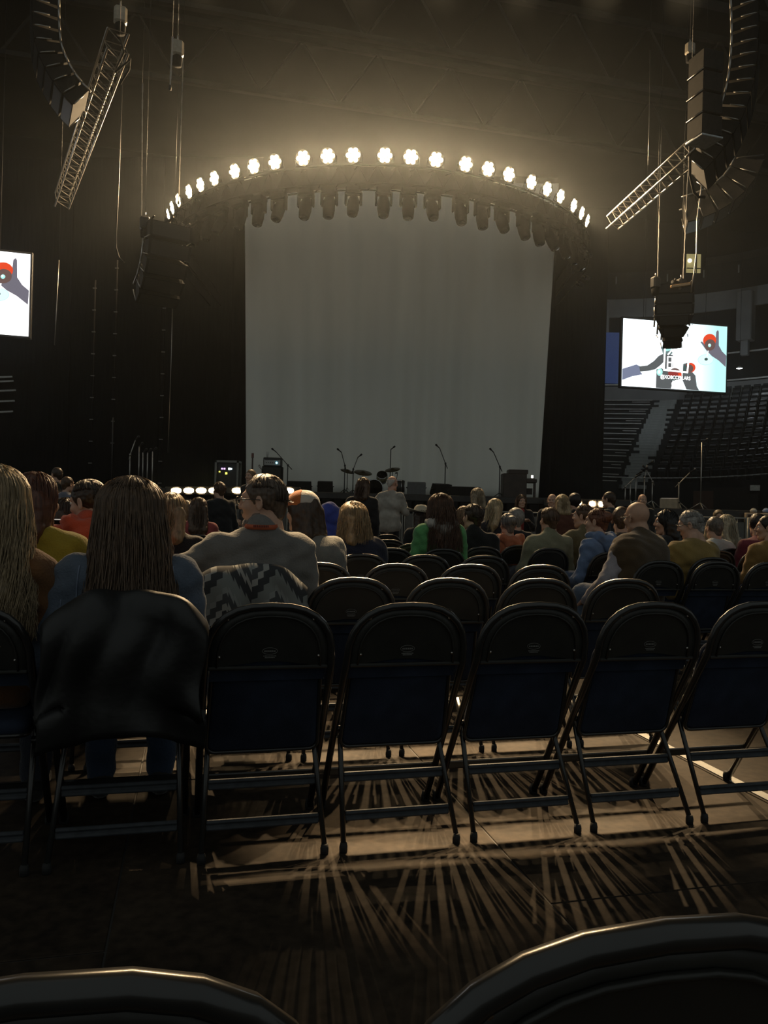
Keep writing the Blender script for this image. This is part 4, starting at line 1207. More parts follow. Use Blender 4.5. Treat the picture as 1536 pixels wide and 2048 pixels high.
# ------------------------------------------------------------------ people: implicit surfaces meshed with surface nets
def smin(a, b, k):
    h = np.clip(.5 + .5 * (b - a) / k, 0, 1)
    return b * (1 - h) + a * h - k * h * (1 - h)
class SDF:
    def __init__(self, k=.03): self.p = []; self.k = k; self.cuts = []; self.noise = None
    def cap(self, a, b, ra, rb=None, flat=None, k=None):
        self.p.append(('c', np.array(a, np.float32), np.array(b, np.float32), ra, ra if rb is None else rb, flat, k)); return self
    def chain(self, pts, rs, flat=None):
        for i in range(len(pts) - 1): self.cap(pts[i], pts[i + 1], rs[i], rs[i + 1], flat)
        return self
    def ell(self, c, r, R=None, k=None, sub=False):
        self.p.append(('s' if sub else 'e', np.array(c, np.float32), np.array(r, np.float32), None if R is None else np.asarray(R, np.float32), k)); return self
    def cut(self, n, d):        # keep where n.p < d
        self.cuts.append((np.array(n, np.float32), np.float32(d))); return self
    def bbox(self, pad):
        lo = np.full(3, 1e9); hi = -lo
        for q in self.p:
            if q[0] == 'c':
                m = max(q[3], q[4]) * 1.15
                lo = np.minimum(lo, np.minimum(q[1], q[2]) - m); hi = np.maximum(hi, np.maximum(q[1], q[2]) + m)
            elif q[0] == 'e':
                m = q[2].max() if q[3] is not None else q[2]
                lo = np.minimum(lo, q[1] - m); hi = np.maximum(hi, q[1] + m)
        return lo - pad, hi + pad
    def ev(self, P, grow=0.0):
        d = None
        for q in self.p:
            if q[0] == 'c':
                _, a, b, ra, rb, fl, k = q
                ab = b - a; t = np.clip(((P - a) @ ab) / max(1e-9, ab @ ab), 0, 1)
                v = P - (a + t[..., None] * ab)
                if fl is not None:
                    ax, f = fl; v = v.copy(); v[..., ax] /= f
                dd = np.sqrt(np.einsum('...i,...i', v, v)) - (np.float32(ra) + np.float32(rb - ra) * t)
            else:
                _, c, r, R, k = q
                v = P - c
                if R is not None: v = v @ R
                v = v / r; l = np.sqrt(np.einsum('...i,...i', v, v))
                dd = (l - 1) * r.min() if q[0] == 'e' else (l - 1) * r.min()
                if q[0] == 's':
                    d = -smin(-d, dd, k or .01); continue
            d = dd if d is None else smin(d, dd, k or self.k)
        d = d - grow
        if self.noise:
            amp, fr, ph = self.noise
            x, y, z = P[..., 0] * fr, P[..., 1] * fr, P[..., 2] * fr
            d = d + amp * (np.sin(x * 1.3 + 2 * np.sin(z * .8 + ph)) * np.sin(z * 1.7 + ph + 1.2 * np.sin(y)) + .6 * np.sin(2.3 * z + 1.7 * x + ph) * np.sin(1.9 * y + ph))
        for n, dd in self.cuts: d = np.maximum(d, P @ n - dd)
        return d
def surface_nets(sdf, res, grow=0.0, pad=None):
    lo, hi = sdf.bbox((pad or 3 * res) + grow)
    n = np.maximum(4, np.ceil((hi - lo) / res).astype(int) + 1)
    ax = [lo[i] + res * np.arange(n[i]) for i in range(3)]
    G = np.stack(np.meshgrid(*ax, indexing='ij'), -1).astype(np.float32)
    D = sdf.ev(G, grow).astype(np.float32)
    D[0], D[-1] = np.maximum(D[0], res), np.maximum(D[-1], res)
    D[:, 0], D[:, -1] = np.maximum(D[:, 0], res), np.maximum(D[:, -1], res)
    D[:, :, 0], D[:, :, -1] = np.maximum(D[:, :, 0], res), np.maximum(D[:, :, -1], res)
    S = D < 0
    c = n - 1
    acc = np.zeros((*c, 3), np.float32); cnt = np.zeros(c, np.float32)
    offs = [0, 1]
    for a in range(3):
        b, e = (a + 1) % 3, (a + 2) % 3
        for ob in offs:
            for oe in offs:
                s0 = [None] * 3; s1 = [None] * 3
                s0[a] = slice(0, c[a]); s1[a] = slice(1, c[a] + 1)
                s0[b] = s1[b] = slice(ob, ob + c[b]); s0[e] = s1[e] = slice(oe, oe + c[e])
                d0, d1 = D[tuple(s0)], D[tuple(s1)]
                x = (d0 < 0) != (d1 < 0)
                t = np.where(x, d0 / np.where(x, d0 - d1, 1), 0)
                acc[..., a] += np.where(x, t, 0); acc[..., b] += np.where(x, ob, 0); acc[..., e] += np.where(x, oe, 0)
                cnt += x
    m = cnt > 0
    idx = np.full(c, -1, np.int64); idx[m] = np.arange(m.sum())
    base = np.stack(np.nonzero(m), -1)
    V = lo + res * (base + acc[m] / cnt[m][:, None])
    Fs = []
    for a in range(3):
        b, e = (a + 1) % 3, (a + 2) % 3
        sl0 = [slice(1, -1)] * 3; sl1 = [slice(1, -1)] * 3
        sl0[a] = slice(0, n[a] - 1); sl1[a] = slice(1, n[a])
        A, B = S[tuple(sl0)], S[tuple(sl1)]
        for sgn, msk in ((0, A & ~B), (1, ~A & B)):
            q = np.stack(np.nonzero(msk), -1)
            if not len(q): continue
            q = q.copy(); q[:, b] += 1; q[:, e] += 1
            def cell(db, de):
                k = q.copy(); k[:, b] += db; k[:, e] += de
                return idx[k[:, 0], k[:, 1], k[:, 2]]
            f = np.stack([cell(-1, -1), cell(0, -1), cell(0, 0), cell(-1, 0)], 1)
            Fs.append(f if sgn == 0 else f[:, ::-1])
    F = np.concatenate(Fs) if Fs else np.zeros((0, 4), int)
    F = F[(F >= 0).all(1)]
    return V, F
def xf(V, M):
    M = np.array(M); return V @ M[:3, :3].T + M[:3, 3]

def head_sdf(fem=False, beard=False):
    s = SDF(.022)
    s.ell((0, -.012, .028), (.073, .092, .088))
    s.ell((0, .02, -.04), (.056, .066, .072))
    s.cap((0, .055, -.092), (0, .062, -.10), .022 if not fem else .018)                    # chin
    s.cap((-.045, .0, -.07), (-.02, .05, -.095), .02); s.cap((.045, .0, -.07), (.02, .05, -.095), .02)   # jaw
    s.cap((0, .086, .018), (0, .100, -.020), .009, .012, k=.012)                             # nose
    s.ell((.012, .092, -.024), (.010, .012, .008), k=.008); s.ell((-.012, .092, -.024), (.010, .012, .008), k=.008)
    s.cap((-.032, .074, .030), (.032, .074, .030), .012, k=.015)                            # brow
    s.ell((.031, .088, .010), (.017, .012, .011), sub=True); s.ell((-.031, .088, .010), (.017, .012, .011), sub=True)
    s.cap((-.018, .082, -.052), (.018, .082, -.052), .0075, k=.01); s.cap((-.015, .081, -.063), (.015, .081, -.063), .0075, k=.01)
    s.ell((.036, .062, -.022), (.022, .02, .02)); s.ell((-.036, .062, -.022), (.022, .02, .02))   # cheeks
    for x in (-1, 1):
        R = np.array(Euler((0, 0, x * .35)).to_matrix())
        s.ell((x * .079, -.006, -.008), (.008, .019, .032), R, k=.008)
        s.ell((x * .084, -.002, -.006), (.006, .011, .020), R, sub=True, k=.006)
    s.cap((0, -.035, -.08), (0, -.05, -.20), .052 if not fem else .045, .058 if not fem else .05)  # neck
    return s
def hand_mesh(side, curl=.5, res=.005):
    """hand along +y from the wrist at the origin, palm down (-z), thumb on the inner side"""
    s = SDF(.010)
    s.cap((0, -.02, 0), (0, .02, 0), .024, .026, flat=(2, .75))
    s.cap((-.022, .03, 0), (-.020, .085, 0), .017, .014); s.cap((.022, .03, 0), (.020, .085, 0), .017, .014); s.cap((0, .03, 0), (0, .088, 0), .017, .014)
    for x, l, r in ((-.028, .062, .0085), (-.010, .075, .009), (.010, .070, .009), (.027, .055, .008)):
        a = np.array([x, .085, 0]); d1 = np.array([x * .15, math.cos(curl * .6), -math.sin(curl * .6)]); d2 = np.array([0, math.cos(curl * 1.8), -math.sin(curl * 1.8)])
        m = a + d1 * l * .55; e = m + d2 * l * .5
        s.cap(a, m, r * 1.1, r, k=.004); s.cap(m, e, r, r * .85, k=.004)
    tx = -side
    a = np.array([tx * .026, .02, -.004]); m = a + np.array([tx * .028, .032, -.012]); e = m + np.array([tx * .008, .032, -.010])
    s.cap(a, m, .013, .011, k=.008); s.cap(m, e, .011, .009, k=.004)
    return surface_nets(s, res)

USED = set(); SEATED = []
ARM = {'lap': ((.05, .05, -.27), (-.07, .27, -.33)), 'down': ((.045, -.03, -.29), (.03, .05, -.54)), 'phone': ((.05, .09, -.26), (-.09, .27, -.14)),
       'hip': ((.15, -.10, -.24), (.02, .02, -.42)), 'fold': ((.06, .06, -.26), (-.16, .20, -.20))}
def strands(hair, nst, L, rs, head_r, wave=.008, spread=.02, backy=-.05, front=True, seg=11, thick=.0022, bot_in=.7, drift=0.0):
    """tubes of hair flowing from the crown over the skull and down; head-local"""
    V = []; F = []; n = 0
    rr = np.array(head_r)
    for i in range(nst):
        phi = rs.uniform(-math.pi, math.pi)         # 0 = face direction (+y)
        af = abs(phi)
        if not front and af < .9: continue
        th0 = rs.uniform(.02, .5)
        sc = 1 + rs.uniform(-.01, .07)
        l = L * rs.uniform(.75, 1.08)
        tgt = phi
        thm = 1.62 if hair not in ('short', 'bun', 'fringe', 'curlyshort') else (1.15 if af < 2.2 else 1.75)
        if af < 1.15: tgt = math.copysign(rs.uniform(1.15, 1.6), phi)
        w1, w2, wp = rs.uniform(.5, 1.4) * wave, rs.uniform(.5, 1.4) * wave, rs.uniform(0, 6.28)
        pts = []
        nt = 5
        for k in range(nt):
            f = k / (nt - 1); th = th0 + (thm - th0) * f
            ph = phi + (tgt - phi) * min(1, f * 1.5)
            pts.append(np.array([math.sin(ph) * math.sin(th) * rr[0], math.cos(ph) * math.sin(th) * rr[1] - .012, math.cos(th) * rr[2] + .025]) * sc)
        e = pts[-1]; fall = seg - nt
        for k in range(1, fall + 1):
            f = k / fall
            x = e[0] * (1 - (1 - bot_in) * f) + rs.normal(0, spread * .15) + w1 * math.sin(f * 7 + wp) * f + drift * f
            y = e[1] + (backy) * f * (1 if e[1] < .03 else .6) + w2 * math.cos(f * 6.3 + wp)
            pts.append(np.array([x, y, e[2] - l * f]))
        r0 = thick * rs.uniform(.7, 1.3)
        for k, p in enumerate(pts):
            r = r0 * (1 - .75 * (k / (len(pts) - 1)) ** 2)
            for a in range(3):
                an = a * 2.094 + i
                V.append(p + np.array([math.cos(an) * r, math.sin(an) * r, 0]) + np.array([0, 0, (math.sin(an) * r if k < 4 else 0)]))
        for k in range(len(pts) - 1):
            for a in range(3):
                b = (a + 1) % 3
                F.append((n + k * 3 + a, n + k * 3 + b, n + k * 3 + 3 + b, n + k * 3 + 3 + a))
        n += len(pts) * 3
    return np.array(V).reshape(-1, 3), np.array(F, int).reshape(-1, 4)

def person(label, px, py, Y, face=14.0, stand=False, sh=.185, bulk=1.0, yaw=0, pitch=0, roll=0, hair=('short', (.05, .03, .02)), top=(.1, .1, .1), bottom=(.03, .035, .05),
           armL='lap', armR='lap', lean=(0, .03), skin=(.50, .31, .22), q=1, eyes=False, fem=False, sleeve=1.0, hlen=.3, nst=0, extra=None, hood=None, vest=None, collar=None, hiph=.52, name='person', wave=.008, beard=None, glasses=False, knees=None, sd=None, hs=None, seat=None, bot_in=.8, nk=.145, hvol=1.0, drift=0.0):
    """px,py: head centre in the photo, at depth Y"""
    res = {0: .028, 1: .022, 2: .012}[q]; hres = {0: .010, 1: .0075, 2: .0048}[q]
    W = at(px, py, Y)
    fr = math.radians(face)
    R2 = Matrix.Rotation(fr, 3, 'Z')
    off = R2 @ Vector((lean[0], lean[1], 0))
    if not stand:
        best = None
        for blk, fn, jr, kr in (('m', seat_pos, range(-8, 5), range(0, 14)), ('r', rseat, range(-1, 12), range(0, 12))):
            for j in jr:
                for k in kr:
                    c = fn(j, k) + N * .06; dd = (Vector((W.x, W.y, 0)) - c).length
                    if (blk, j, k) not in USED and (best is None or dd < best[0]): best = (dd, (blk, j, k), c)
        key = None; rp = Vector((W.x - off.x, W.y - off.y, 0))
        if seat: best = (0, ('m',) + seat, seat_pos(*seat) + N * .06)
        if best[0] < .30:
            key = best[1]; rp = best[2]; USED.add(key)
            if seat:
                W = at(px, py, rp.y + .02)
            l = R2.transposed() @ (Vector((W.x, W.y, 0)) - rp)
            lean = (max(-.16, min(.16, l.x)), max(-.10, min(.18, l.y)))
        SEATED.append((rp, sd or ' '.join(label.split()[:9]), key))
        rp = Vector((rp.x, rp.y, 0))
    else:
        rp = Vector((W.x - off.x, W.y - off.y, 0))
    root = thing(name, label, 'person', rp, fr)
    hz = W.z
    hx, hy = lean
    rs = np.random.default_rng(int(px * 13 + py))
    hip = .555 if not stand else hiph * (hz + .115)
    Nk = np.array([hx * .9, hy - .045, hz - nk])
    Hp = np.array([0, .03 if not stand else -.03, hip])
    Ch = Hp * .38 + Nk * .62 + np.array([0, -.01 , 0])
    Wa = Hp * .75 + Nk * .25 + np.array([0, -.015, 0])
    def torso(s, g=0.0):
        b = bulk
        s.cap(Hp + (-.075, 0, 0), Hp + (.075, 0, 0), .115 * b + g, flat=(1, .95))
        s.cap(Wa + (-.05 * b, 0, 0), Wa + (.05 * b, 0, 0), .118 * b + g, flat=(1, .85))
        s.cap(Ch + (-(sh - .10), 0, 0), Ch + ((sh - .10), 0, 0), .118 * b + g, flat=(1, .80))
        s.cap(Nk + (-(sh - .035), -.005, -.068), Nk + ((sh - .035), -.005, -.068), .058 + g)
        s.cap(Nk + (-.05, -.01, -.03), Nk + (.05, -.01, -.03), .052 + g)
        return s
    arms = []
    for sd, ar in ((-1, armL), (1, armR)):
        e, w = ARM[ar] if isinstance(ar, str) else ar
        S = Nk + np.array([sd * sh, 0, -.075])
        E = S + np.array([sd * e[0], e[1], e[2]]); Wr = S + np.array([sd * w[0], w[1], w[2]])
        arms.append((sd, S, E, Wr))
    def arm(s, g=0.0, upto=1.0):
        for sd, S, E, Wr in arms:
            s.cap(S, E, .050 * bulk ** .5 + g, .042 * bulk ** .5 + g)
            s.cap(E, E + (Wr - E) * upto, .042 * bulk ** .5 + g, .030 + g * .8)
    legs = []
    for sd in (-1, 1):
        if stand:
            Hj = Hp + np.array([sd * .085, 0, -.03]); K = np.array([sd * .09, .02, hip * .53]); A = np.array([sd * .09, -.02, .09])
        else:
            Hj = Hp + np.array([sd * .09, .03, -.01]); K = np.array([sd * .12, .42, hip - .03]); A = np.array([sd * .11, .40, .10])
            if knees: K = K + np.array(knees); A = A + np.array(knees)
        legs.append((sd, Hj, K, A))
    def leg(s, g=0.0):
        for sd, Hj, K, A in legs:
            s.cap(Hj, K, .085 + g, .060 + g); s.cap(K, A, .058 + g, .042 + g)
    # ---- body: one continuous skin surface
    s = SDF(.035); torso(s, -.012); arm(s, -.010); leg(s, -.010)
    for sd, Hj, K, A in legs: s.cap(A, A + np.array([0, .13, -.05]), .036, .03)
    hd0 = np.array([hx, hy, hz])
    s.cap(Nk + (0, -.0, -.05), hd0 + np.array([0, -.035, -.09]), .052, .050)
    V, F = surface_nets(s, res)
    HM = Matrix.Translation(Vector((hx, hy, hz))) @ Euler((math.radians(pitch), math.radians(roll), math.radians(yaw)), 'ZXY' if False else 'XYZ').to_matrix().to_4x4()
    HM = Matrix.Translation(Vector((hx, hy, hz))) @ Matrix.Rotation(math.radians(yaw), 4, 'Z') @ Matrix.Rotation(math.radians(pitch), 4, 'X') @ Matrix.Rotation(math.radians(roll), 4, 'Y') @ Matrix.Scale(hs or (1.0 if fem else 1.05), 4)
    Vh, Fh = surface_nets(head_sdf(fem), hres)
    Vs, Fsx = [V, xf(Vh, HM)], [F, Fh + len(V)]
    for sd, S, E, Wr in arms:
        d = Vector(Wr - E).normalized()
        xa = d.cross(Vector((0, 0, 1)))
        xa = xa.normalized() if xa.length > .1 else Vector((1, 0, 0))
        za = xa.cross(d)
        M = Matrix(((xa.x, d.x, za.x, Wr[0]), (xa.y, d.y, za.y, Wr[1]), (xa.z, d.z, za.z, Wr[2]), (0, 0, 0, 1)))
        v2, f2 = hand_mesh(sd, .6, .0055 if q else .008)
        Fsx.append(f2 + sum(len(v) for v in Vs)); Vs.append(xf(v2, M))
    new_obj('body', mesh_np('body', np.concatenate(Vs), np.concatenate(Fsx), skinmat(skin)), root)
    # ---- clothing
    s = SDF(.04); torso(s, .012); arm(s, .014, sleeve); s.noise = (.006 if q == 2 else .005, 26, rs.uniform(0, 6))
    if collar: s.cap(Nk + (0, -.012, -.01), Nk + (0, -.005, .03), .066, .060)
    ms = [cloth(top)]
    V, F = surface_nets(s, res)
    shirt = new_obj('jacket' if collar else 'top', mesh_np('top', V, F, ms), root)
    if vest:
        s = SDF(.04); torso(s, .030); s.cap(Nk + (0, -.012, -.01), Nk + (0, -.005, .02), .075, .066); s.noise = (.004, 24, 1)
        V, F = surface_nets(s, res); new_obj('vest', mesh_np('vest', V, F, cloth(vest)), root)
    s = SDF(.035); s.cap(Hp + (-.07, 0, 0), Hp + (.07, 0, 0), .104 * bulk); leg(s, .012); s.noise = (.004, 24, 2)
    V, F = surface_nets(s, max(res, .018)); new_obj('trousers', mesh_np('trousers', V, F, cloth(bottom)), root)
    for sd, Hj, K, A in legs:
        s = SDF(.02); s.cap(A + np.array([0, -.03, -.055]), A + np.array([0, .16, -.062]), .042, .036); s.cap(A, A + np.array([0, -.01, -.05]), .046, .045)
        s.cut((0, 0, -1), 0.0)
        V, F = surface_nets(s, .02); new_obj('shoe', mesh_np('shoe', V, F, cloth((.03, .028, .026))), root)
    # ---- hood on the head / around the neck
    if hood == 'up':
        s = SDF(.03); s.ell((0, -.025, .03), (.100, .118, .125)); s.cap((0, -.06, -.08), (0, -.07, -.16), .085, .10); s.noise = (.004, 30, 1)
        s.cut((0, 1, .25), .075)
        V, F = surface_nets(s, hres); new_obj('hood', mesh_np('hood', xf(V, HM), F, cloth(top)), root)
    elif hood:
        s = SDF(.03); s.chain([Nk + (-.10, .04, .02), Nk + (-.09, -.06, .01), Nk + (0, -.105, -.05), Nk + (.09, -.06, .01), Nk + (.10, .04, .02)], [.035, .045, .06, .045, .035]); s.cap(Nk + (0, -.10, -.04), Nk + (0, -.135, -.16), .075, .04, flat=(1, .7)); s.noise = (.006, 34, 1)
        V, F = surface_nets(s, min(res, .014)); new_obj('hood', mesh_np('hood', V, F, cloth(hood if isinstance(hood, tuple) else top)), root)
    # ---- hair
    kind, hc = hair
    if kind != 'none' and hood != 'up':
        s = SDF(.02)
        if kind in ('short', 'fringe', 'bun', 'curlyshort'):
            g = .018 if kind == 'curlyshort' else 0
            s.ell((0, -.016, .034), (.079 + g, .098 + g, .091 + g)); s.cap((0, -.07, -.01), (0, -.066, -.055), .044, .036)
            s.cut((0, .86, -.5), .028 if kind != 'fringe' else -.055)
            s.cut((0, .35, -1), .075)
            if kind == 'fringe': s.cut((0, 0, 1), .06)
            if kind == 'bun': s.ell((0, -.105, .05), (.045, .045, .045))
            s.noise = (.0016, 90, 1)
        else:
            s.ell((0, -.014, .034), (.087, .104, .098))
            s.cap((-.06, -.02, 0), (-.062, -.03, -.11), .040, .036); s.cap((.06, -.02, 0), (.062, -.03, -.11), .040, .036)
            L = hlen
            for x in (-.05, 0, .05):
                s.chain([(x, -.065, 0), (x * 1.2 * hvol, -.085, -.13), (x * 1.25 * hvol + drift * .5, -.075 - .10 * min(1, L / .3), -.12 - L * .5), (x * .8 * hvol + drift, -.08 - .12 * min(1, L / .3), -.12 - L)], [.05, .046, .040, .014])
            s.noise = (.0018, 50, 1)
            for x in (-1, 1): pass
            s.ell((0, .085, -.045), (.058, .075, .105), sub=True, k=.01)
        V, F = surface_nets(s, hres)
        parts = [V]; pf = [F]
        if nst:
            sv, sf = strands(kind, nst, (hlen + .12) if kind not in ('short', 'bun', 'fringe') else .012, rs, (.090 * hvol, .106 * hvol ** .5, .100) if kind not in ('short', 'bun', 'fringe') else (.081, .100, .094), wave=wave, backy=-.13 * min(1.2, hlen / .3), thick=.0026 if q == 2 else .0038, front=True, bot_in=bot_in, drift=drift)
            pf.append(sf + len(V)); parts.append(sv)
        ho = new_obj('hair', mesh_np('hair', xf(np.concatenate(parts), HM), np.concatenate(pf), hairmat(hc)), root)
    if beard:
        s = SDF(.015); s.cap((-.048, .008, -.07), (-.022, .055, -.10), .026); s.cap((.048, .008, -.07), (.022, .055, -.10), .026); s.cap((0, .066, -.10), (0, .066, -.112), .028)
        s.cap((-.02, .084, -.044), (.02, .084, -.044), .010); s.noise = (.003, 120, 1)
        V, F = surface_nets(s, hres); new_obj('beard', mesh_np('beard', xf(V, HM), F, hairmat(beard)), root)
    if eyes:
        for x in (-1, 1):
            mb = MB(); mb.lathe([(0, -.011), (.008, -.008), (.0115, 0), (.008, .008), (0, .011)], 10, HM @ Matrix.Translation((x * .031, .0745, .011)))
            e = mb.build('eye', mat('eye_white', (.7, .68, .62), .3), root)
            mb = MB(); mb.lathe([(0, .003), (.0055, .001), (.0055, -.002)], 10, HM @ Matrix.Translation((x * .031, .0845, .011)) @ Matrix.Rotation(-math.pi / 2, 4, 'X'))
            mb.build('iris', mat('dark_iris', (.03, .02, .015), .2), e)
    if glasses:
        g = MB()
        for x in (-1, 1):
            g.tube([HM @ Vector((x * .032 + .023 * math.cos(a), .104, .008 + .018 * math.sin(a))) for a in np.linspace(0, 6.28, 14, endpoint=False)], .0022, 5, closed=True)
            g.tube([HM @ Vector((x * .054, .102, .012)), HM @ Vector((x * .080, .05, .012)), HM @ Vector((x * .084, -.01, .008)), HM @ Vector((x * .084, -.025, -.008))], .0022, 5)
        g.tube([HM @ Vector((-.010, .106, .012)), HM @ Vector((.010, .106, .012))], .0022, 5)
        g.build('glasses', M_BLK, root)
    if extra: extra(root, HM, Nk, arms)
    return root, HM, Nk, arms
from mathutils.bvhtree import BVHTree
BLOND, DBLOND, BROWN, DBROWN, BLACKH, GREY, AUB = (.30, .21, .11), (.20, .14, .08), (.075, .042, .022), (.04, .024, .014), (.012, .010, .009), (.32, .30, .27), (.13, .05, .025)
def surf_y(o, x, z, back=True):
    me = o.data
    if 'bvh' not in SURF.get(o.name, {}):
        SURF[o.name] = {'bvh': BVHTree.FromPolygons([v.co.copy() for v in me.vertices], [tuple(p.vertices) for p in me.polygons])}
    h = SURF[o.name]['bvh'].ray_cast(Vector((x, -1.5, z)), Vector((0, 1, 0)))
    return h[0] if h and h[0] else None
SURF = {}
def part(root, nm):
    for c in root.children:
        if c.name.split('.')[0] == nm: return c
# --- foreground left to right
person('blonde woman with long wavy hair at the left edge, rust-coloured top', -14, 1008, 2.5, sd='blonde woman at the left edge', seat=(-3, 0), sh=.15, fem=True, nk=.15, hvol=1.22, drift=.02, hair=('long', (.27, .20, .115)), bot_in=1.3, hlen=.30, nst=1100, wave=.016, top=(.16, .075, .03), q=2, yaw=-8)
r, HM, Nk, arms = person('woman with long straight brown hair in a denim jacket, second from left', 262, 1030, 2.6, sd='woman in the denim jacket', seat=(-2, 0), sh=.175, nk=.135, hvol=1.22, drift=.035, fem=True, hair=('long', (.10, .062, .036)), bot_in=1.3, hlen=.36, nst=1300, wave=.010, top=(.10, .125, .165), bottom=(.03, .05, .09), q=2, collar=True, yaw=-4, armL=((.10, .0, -.29), (.06, .20, -.40)))
jk = part(r, 'jacket')
M_SEAM = mat('denim_stitch', (.17, .21, .29), .8)
def seam(pts, rr=.0022):
    P = []
    for x, z in pts:
        h = surf_y(jk, x, z)
        if h: P.append(h + Vector((0, -.001, 0)))
    if len(P) > 2: MB().tube(P, rr, 5).build('seam', M_SEAM, jk)
n_ = Nk
zz = lambda t: n_[2] + t
seam([(n_[0] + x, zz(-.135 - .02 * (1 - abs(x) / .15))) for x in np.linspace(-.15, .15, 25)])
seam([(n_[0] + x, zz(-.142 - .02 * (1 - abs(x) / .15))) for x in np.linspace(-.15, .15, 25)])
for sx in (-1, 1):
    seam([(n_[0] + sx * (.085 - .02 * t), zz(-.15 - .32 * t)) for t in np.linspace(0, 1, 20)])
    seam([(n_[0] + sx * (.145 + .006 * math.sin(t * 3)), zz(-.03 - .20 * t)) for t in np.linspace(0, 1, 20)], .003)
    seam([(n_[0] + sx * (.20 + .012 * t), zz(-.14 - .26 * t)) for t in np.linspace(0, 1, 20)])
def gm_extra(root, HM, Nk, arms):
    # orange lanyard round the back of the collar
    P = []
    for i in range(15):
        a = -2.0 + 4.0 * i / 14
        P.append(Vector(Nk) + Vector((.078 * math.sin(a), -.012 - .080 * math.cos(a), .028 + .028 * (1 - math.cos(a)) * (-1 if abs(a) > 1.2 else .2))))
    V = []; F = []
    for p in P: V += [p + Vector((0, 0, .011)), p - Vector((0, 0, .011))]
    F = [(2 * i, 2 * i + 2, 2 * i + 3, 2 * i + 1) for i in range(len(P) - 1)]
    mb = MB(); mb._add(V, F, True); o = mb.build('lanyard', mat('orange_lanyard', (.40, .09, .035), .7), root)
    md = o.modifiers.new('t', 'SOLIDIFY'); md.thickness = .003
    pr = MB()
    for i in range(9):
        a = -.45 + .1 * i
        c = Vector(Nk) + Vector((.0815 * math.sin(a), -.012 - .0835 * math.cos(a), .033))
        pr.box(c, (.005, .001, .010), Matrix.Rotation(a, 3, 'Z'))
    pr.build('lanyard_print', mat('dark_print', (.10, .02, .015), .8), o)
person('bearded man in a grey shirt with an orange lanyard, head turned left', 525, 1004, 3.6, sd='bearded man in the grey shirt', seat=(-1, 1), face=12, sh=.195, bulk=1.12, hair=('short', (.085, .06, .042)), top=(.155, .15, .14), yaw=72, pitch=-2, q=2, eyes=True, glasses=True, beard=(.16, .13, .11), collar=True, armL=((.22, .02, -.13), (.42, .06, -.22)), armR='lap', lean=(.0, .02), nst=300, hlen=.05, extra=gm_extra)
person('woman in a mustard yellow sweater with dark reddish hair, behind the blonde', 74, 1003, 3.4, sd='woman in the mustard yellow sweater', seat=(-3, 1), sh=.17, nk=.135, fem=True, hair=('long', (.09, .035, .02)), hlen=.20, nst=500, top=(.34, .24, .025), q=2, yaw=-35, lean=(.05, .05), armR=((.10, .12, -.24), (.02, .34, -.18)))
def red_extra(root, HM, Nk, arms): pass
person('man in an orange-red jacket turned left, between the two nearest women', 176, 1006, 4.3, sd='man in the orange-red jacket', face=30, sh=.19, bulk=1.05, hair=('short', DBROWN), top=(.46, .07, .03), yaw=45, pitch=-12, nk=.125, q=2, eyes=True, collar=True, hood=True, lean=(-.03, .05), armL='phone', armR='lap', nst=200, hlen=.05)
person('dark-haired woman in profile to the right holding a phone, left', 124, 1034, 5.2, sd='dark-haired woman in profile with a phone', sh=.15, fem=True, hair=('long', DBROWN), hlen=.16, nst=220, top=(.04, .035, .035), yaw=-65, eyes=True, armR='phone', armL='phone')
person('bald man standing at the far left by the dark drape', 70, 957, 13.0, face=-60, stand=True, hair=('none', BROWN), top=(.02, .02, .02), q=1, eyes=True, armL='down', armR='down')
person('tall dark-clothed man looking left, standing at far left', 113, 950, 13.0, face=60, stand=True, hair=('short', DBROWN), top=(.02, .02, .022), q=1, eyes=True, armL='fold', armR='fold')
person('person in a grey-blue shirt standing right of the tall dark man', 136, 969, 12.0, face=-30, stand=True, fem=True, hair=('short', BROWN), top=(.14, .15, .19), q=1, armL='phone', armR='down')
person('older blonde woman in a shiny black puffer jacket beside the long-haired woman', 343, 1026, 4.9, sd='older blonde woman in the black puffer jacket', sh=.17, bulk=1.1, fem=True, hair=('long', DBLOND), hlen=.08, nst=260, top=(.012, .012, .013), yaw=-15, collar=True, q=1)
person('woman in a coral top with long brown hair, left of the bearded man', 397, 1018, 8.6, sd='woman in the coral top', sh=.16, fem=True, hair=('long', BROWN), hlen=.22, nst=220, top=(.34, .075, .07), q=1)
person('person in lavender next to the coral-topped woman', 371, 1022, 9.4, sd='person in lavender', sh=.16, fem=True, hair=('long', DBLOND), hlen=.10, nst=150, top=(.20, .18, .34), q=1)
person('rim-lit man with dark jacket before the left footlights', 438, 981, 11.5, face=40, stand=True, hair=('short', BROWN), top=(.02, .02, .02), q=1, armL='down', armR='down', nst=150, hlen=.04)
person('person whose rim-lit head shows just above the bearded man', 501, 953, 14.0, face=150, stand=True, hair=('short', (.16, .10, .05)), top=(.04, .04, .04), q=1, eyes=True, armL='down', armR='down')
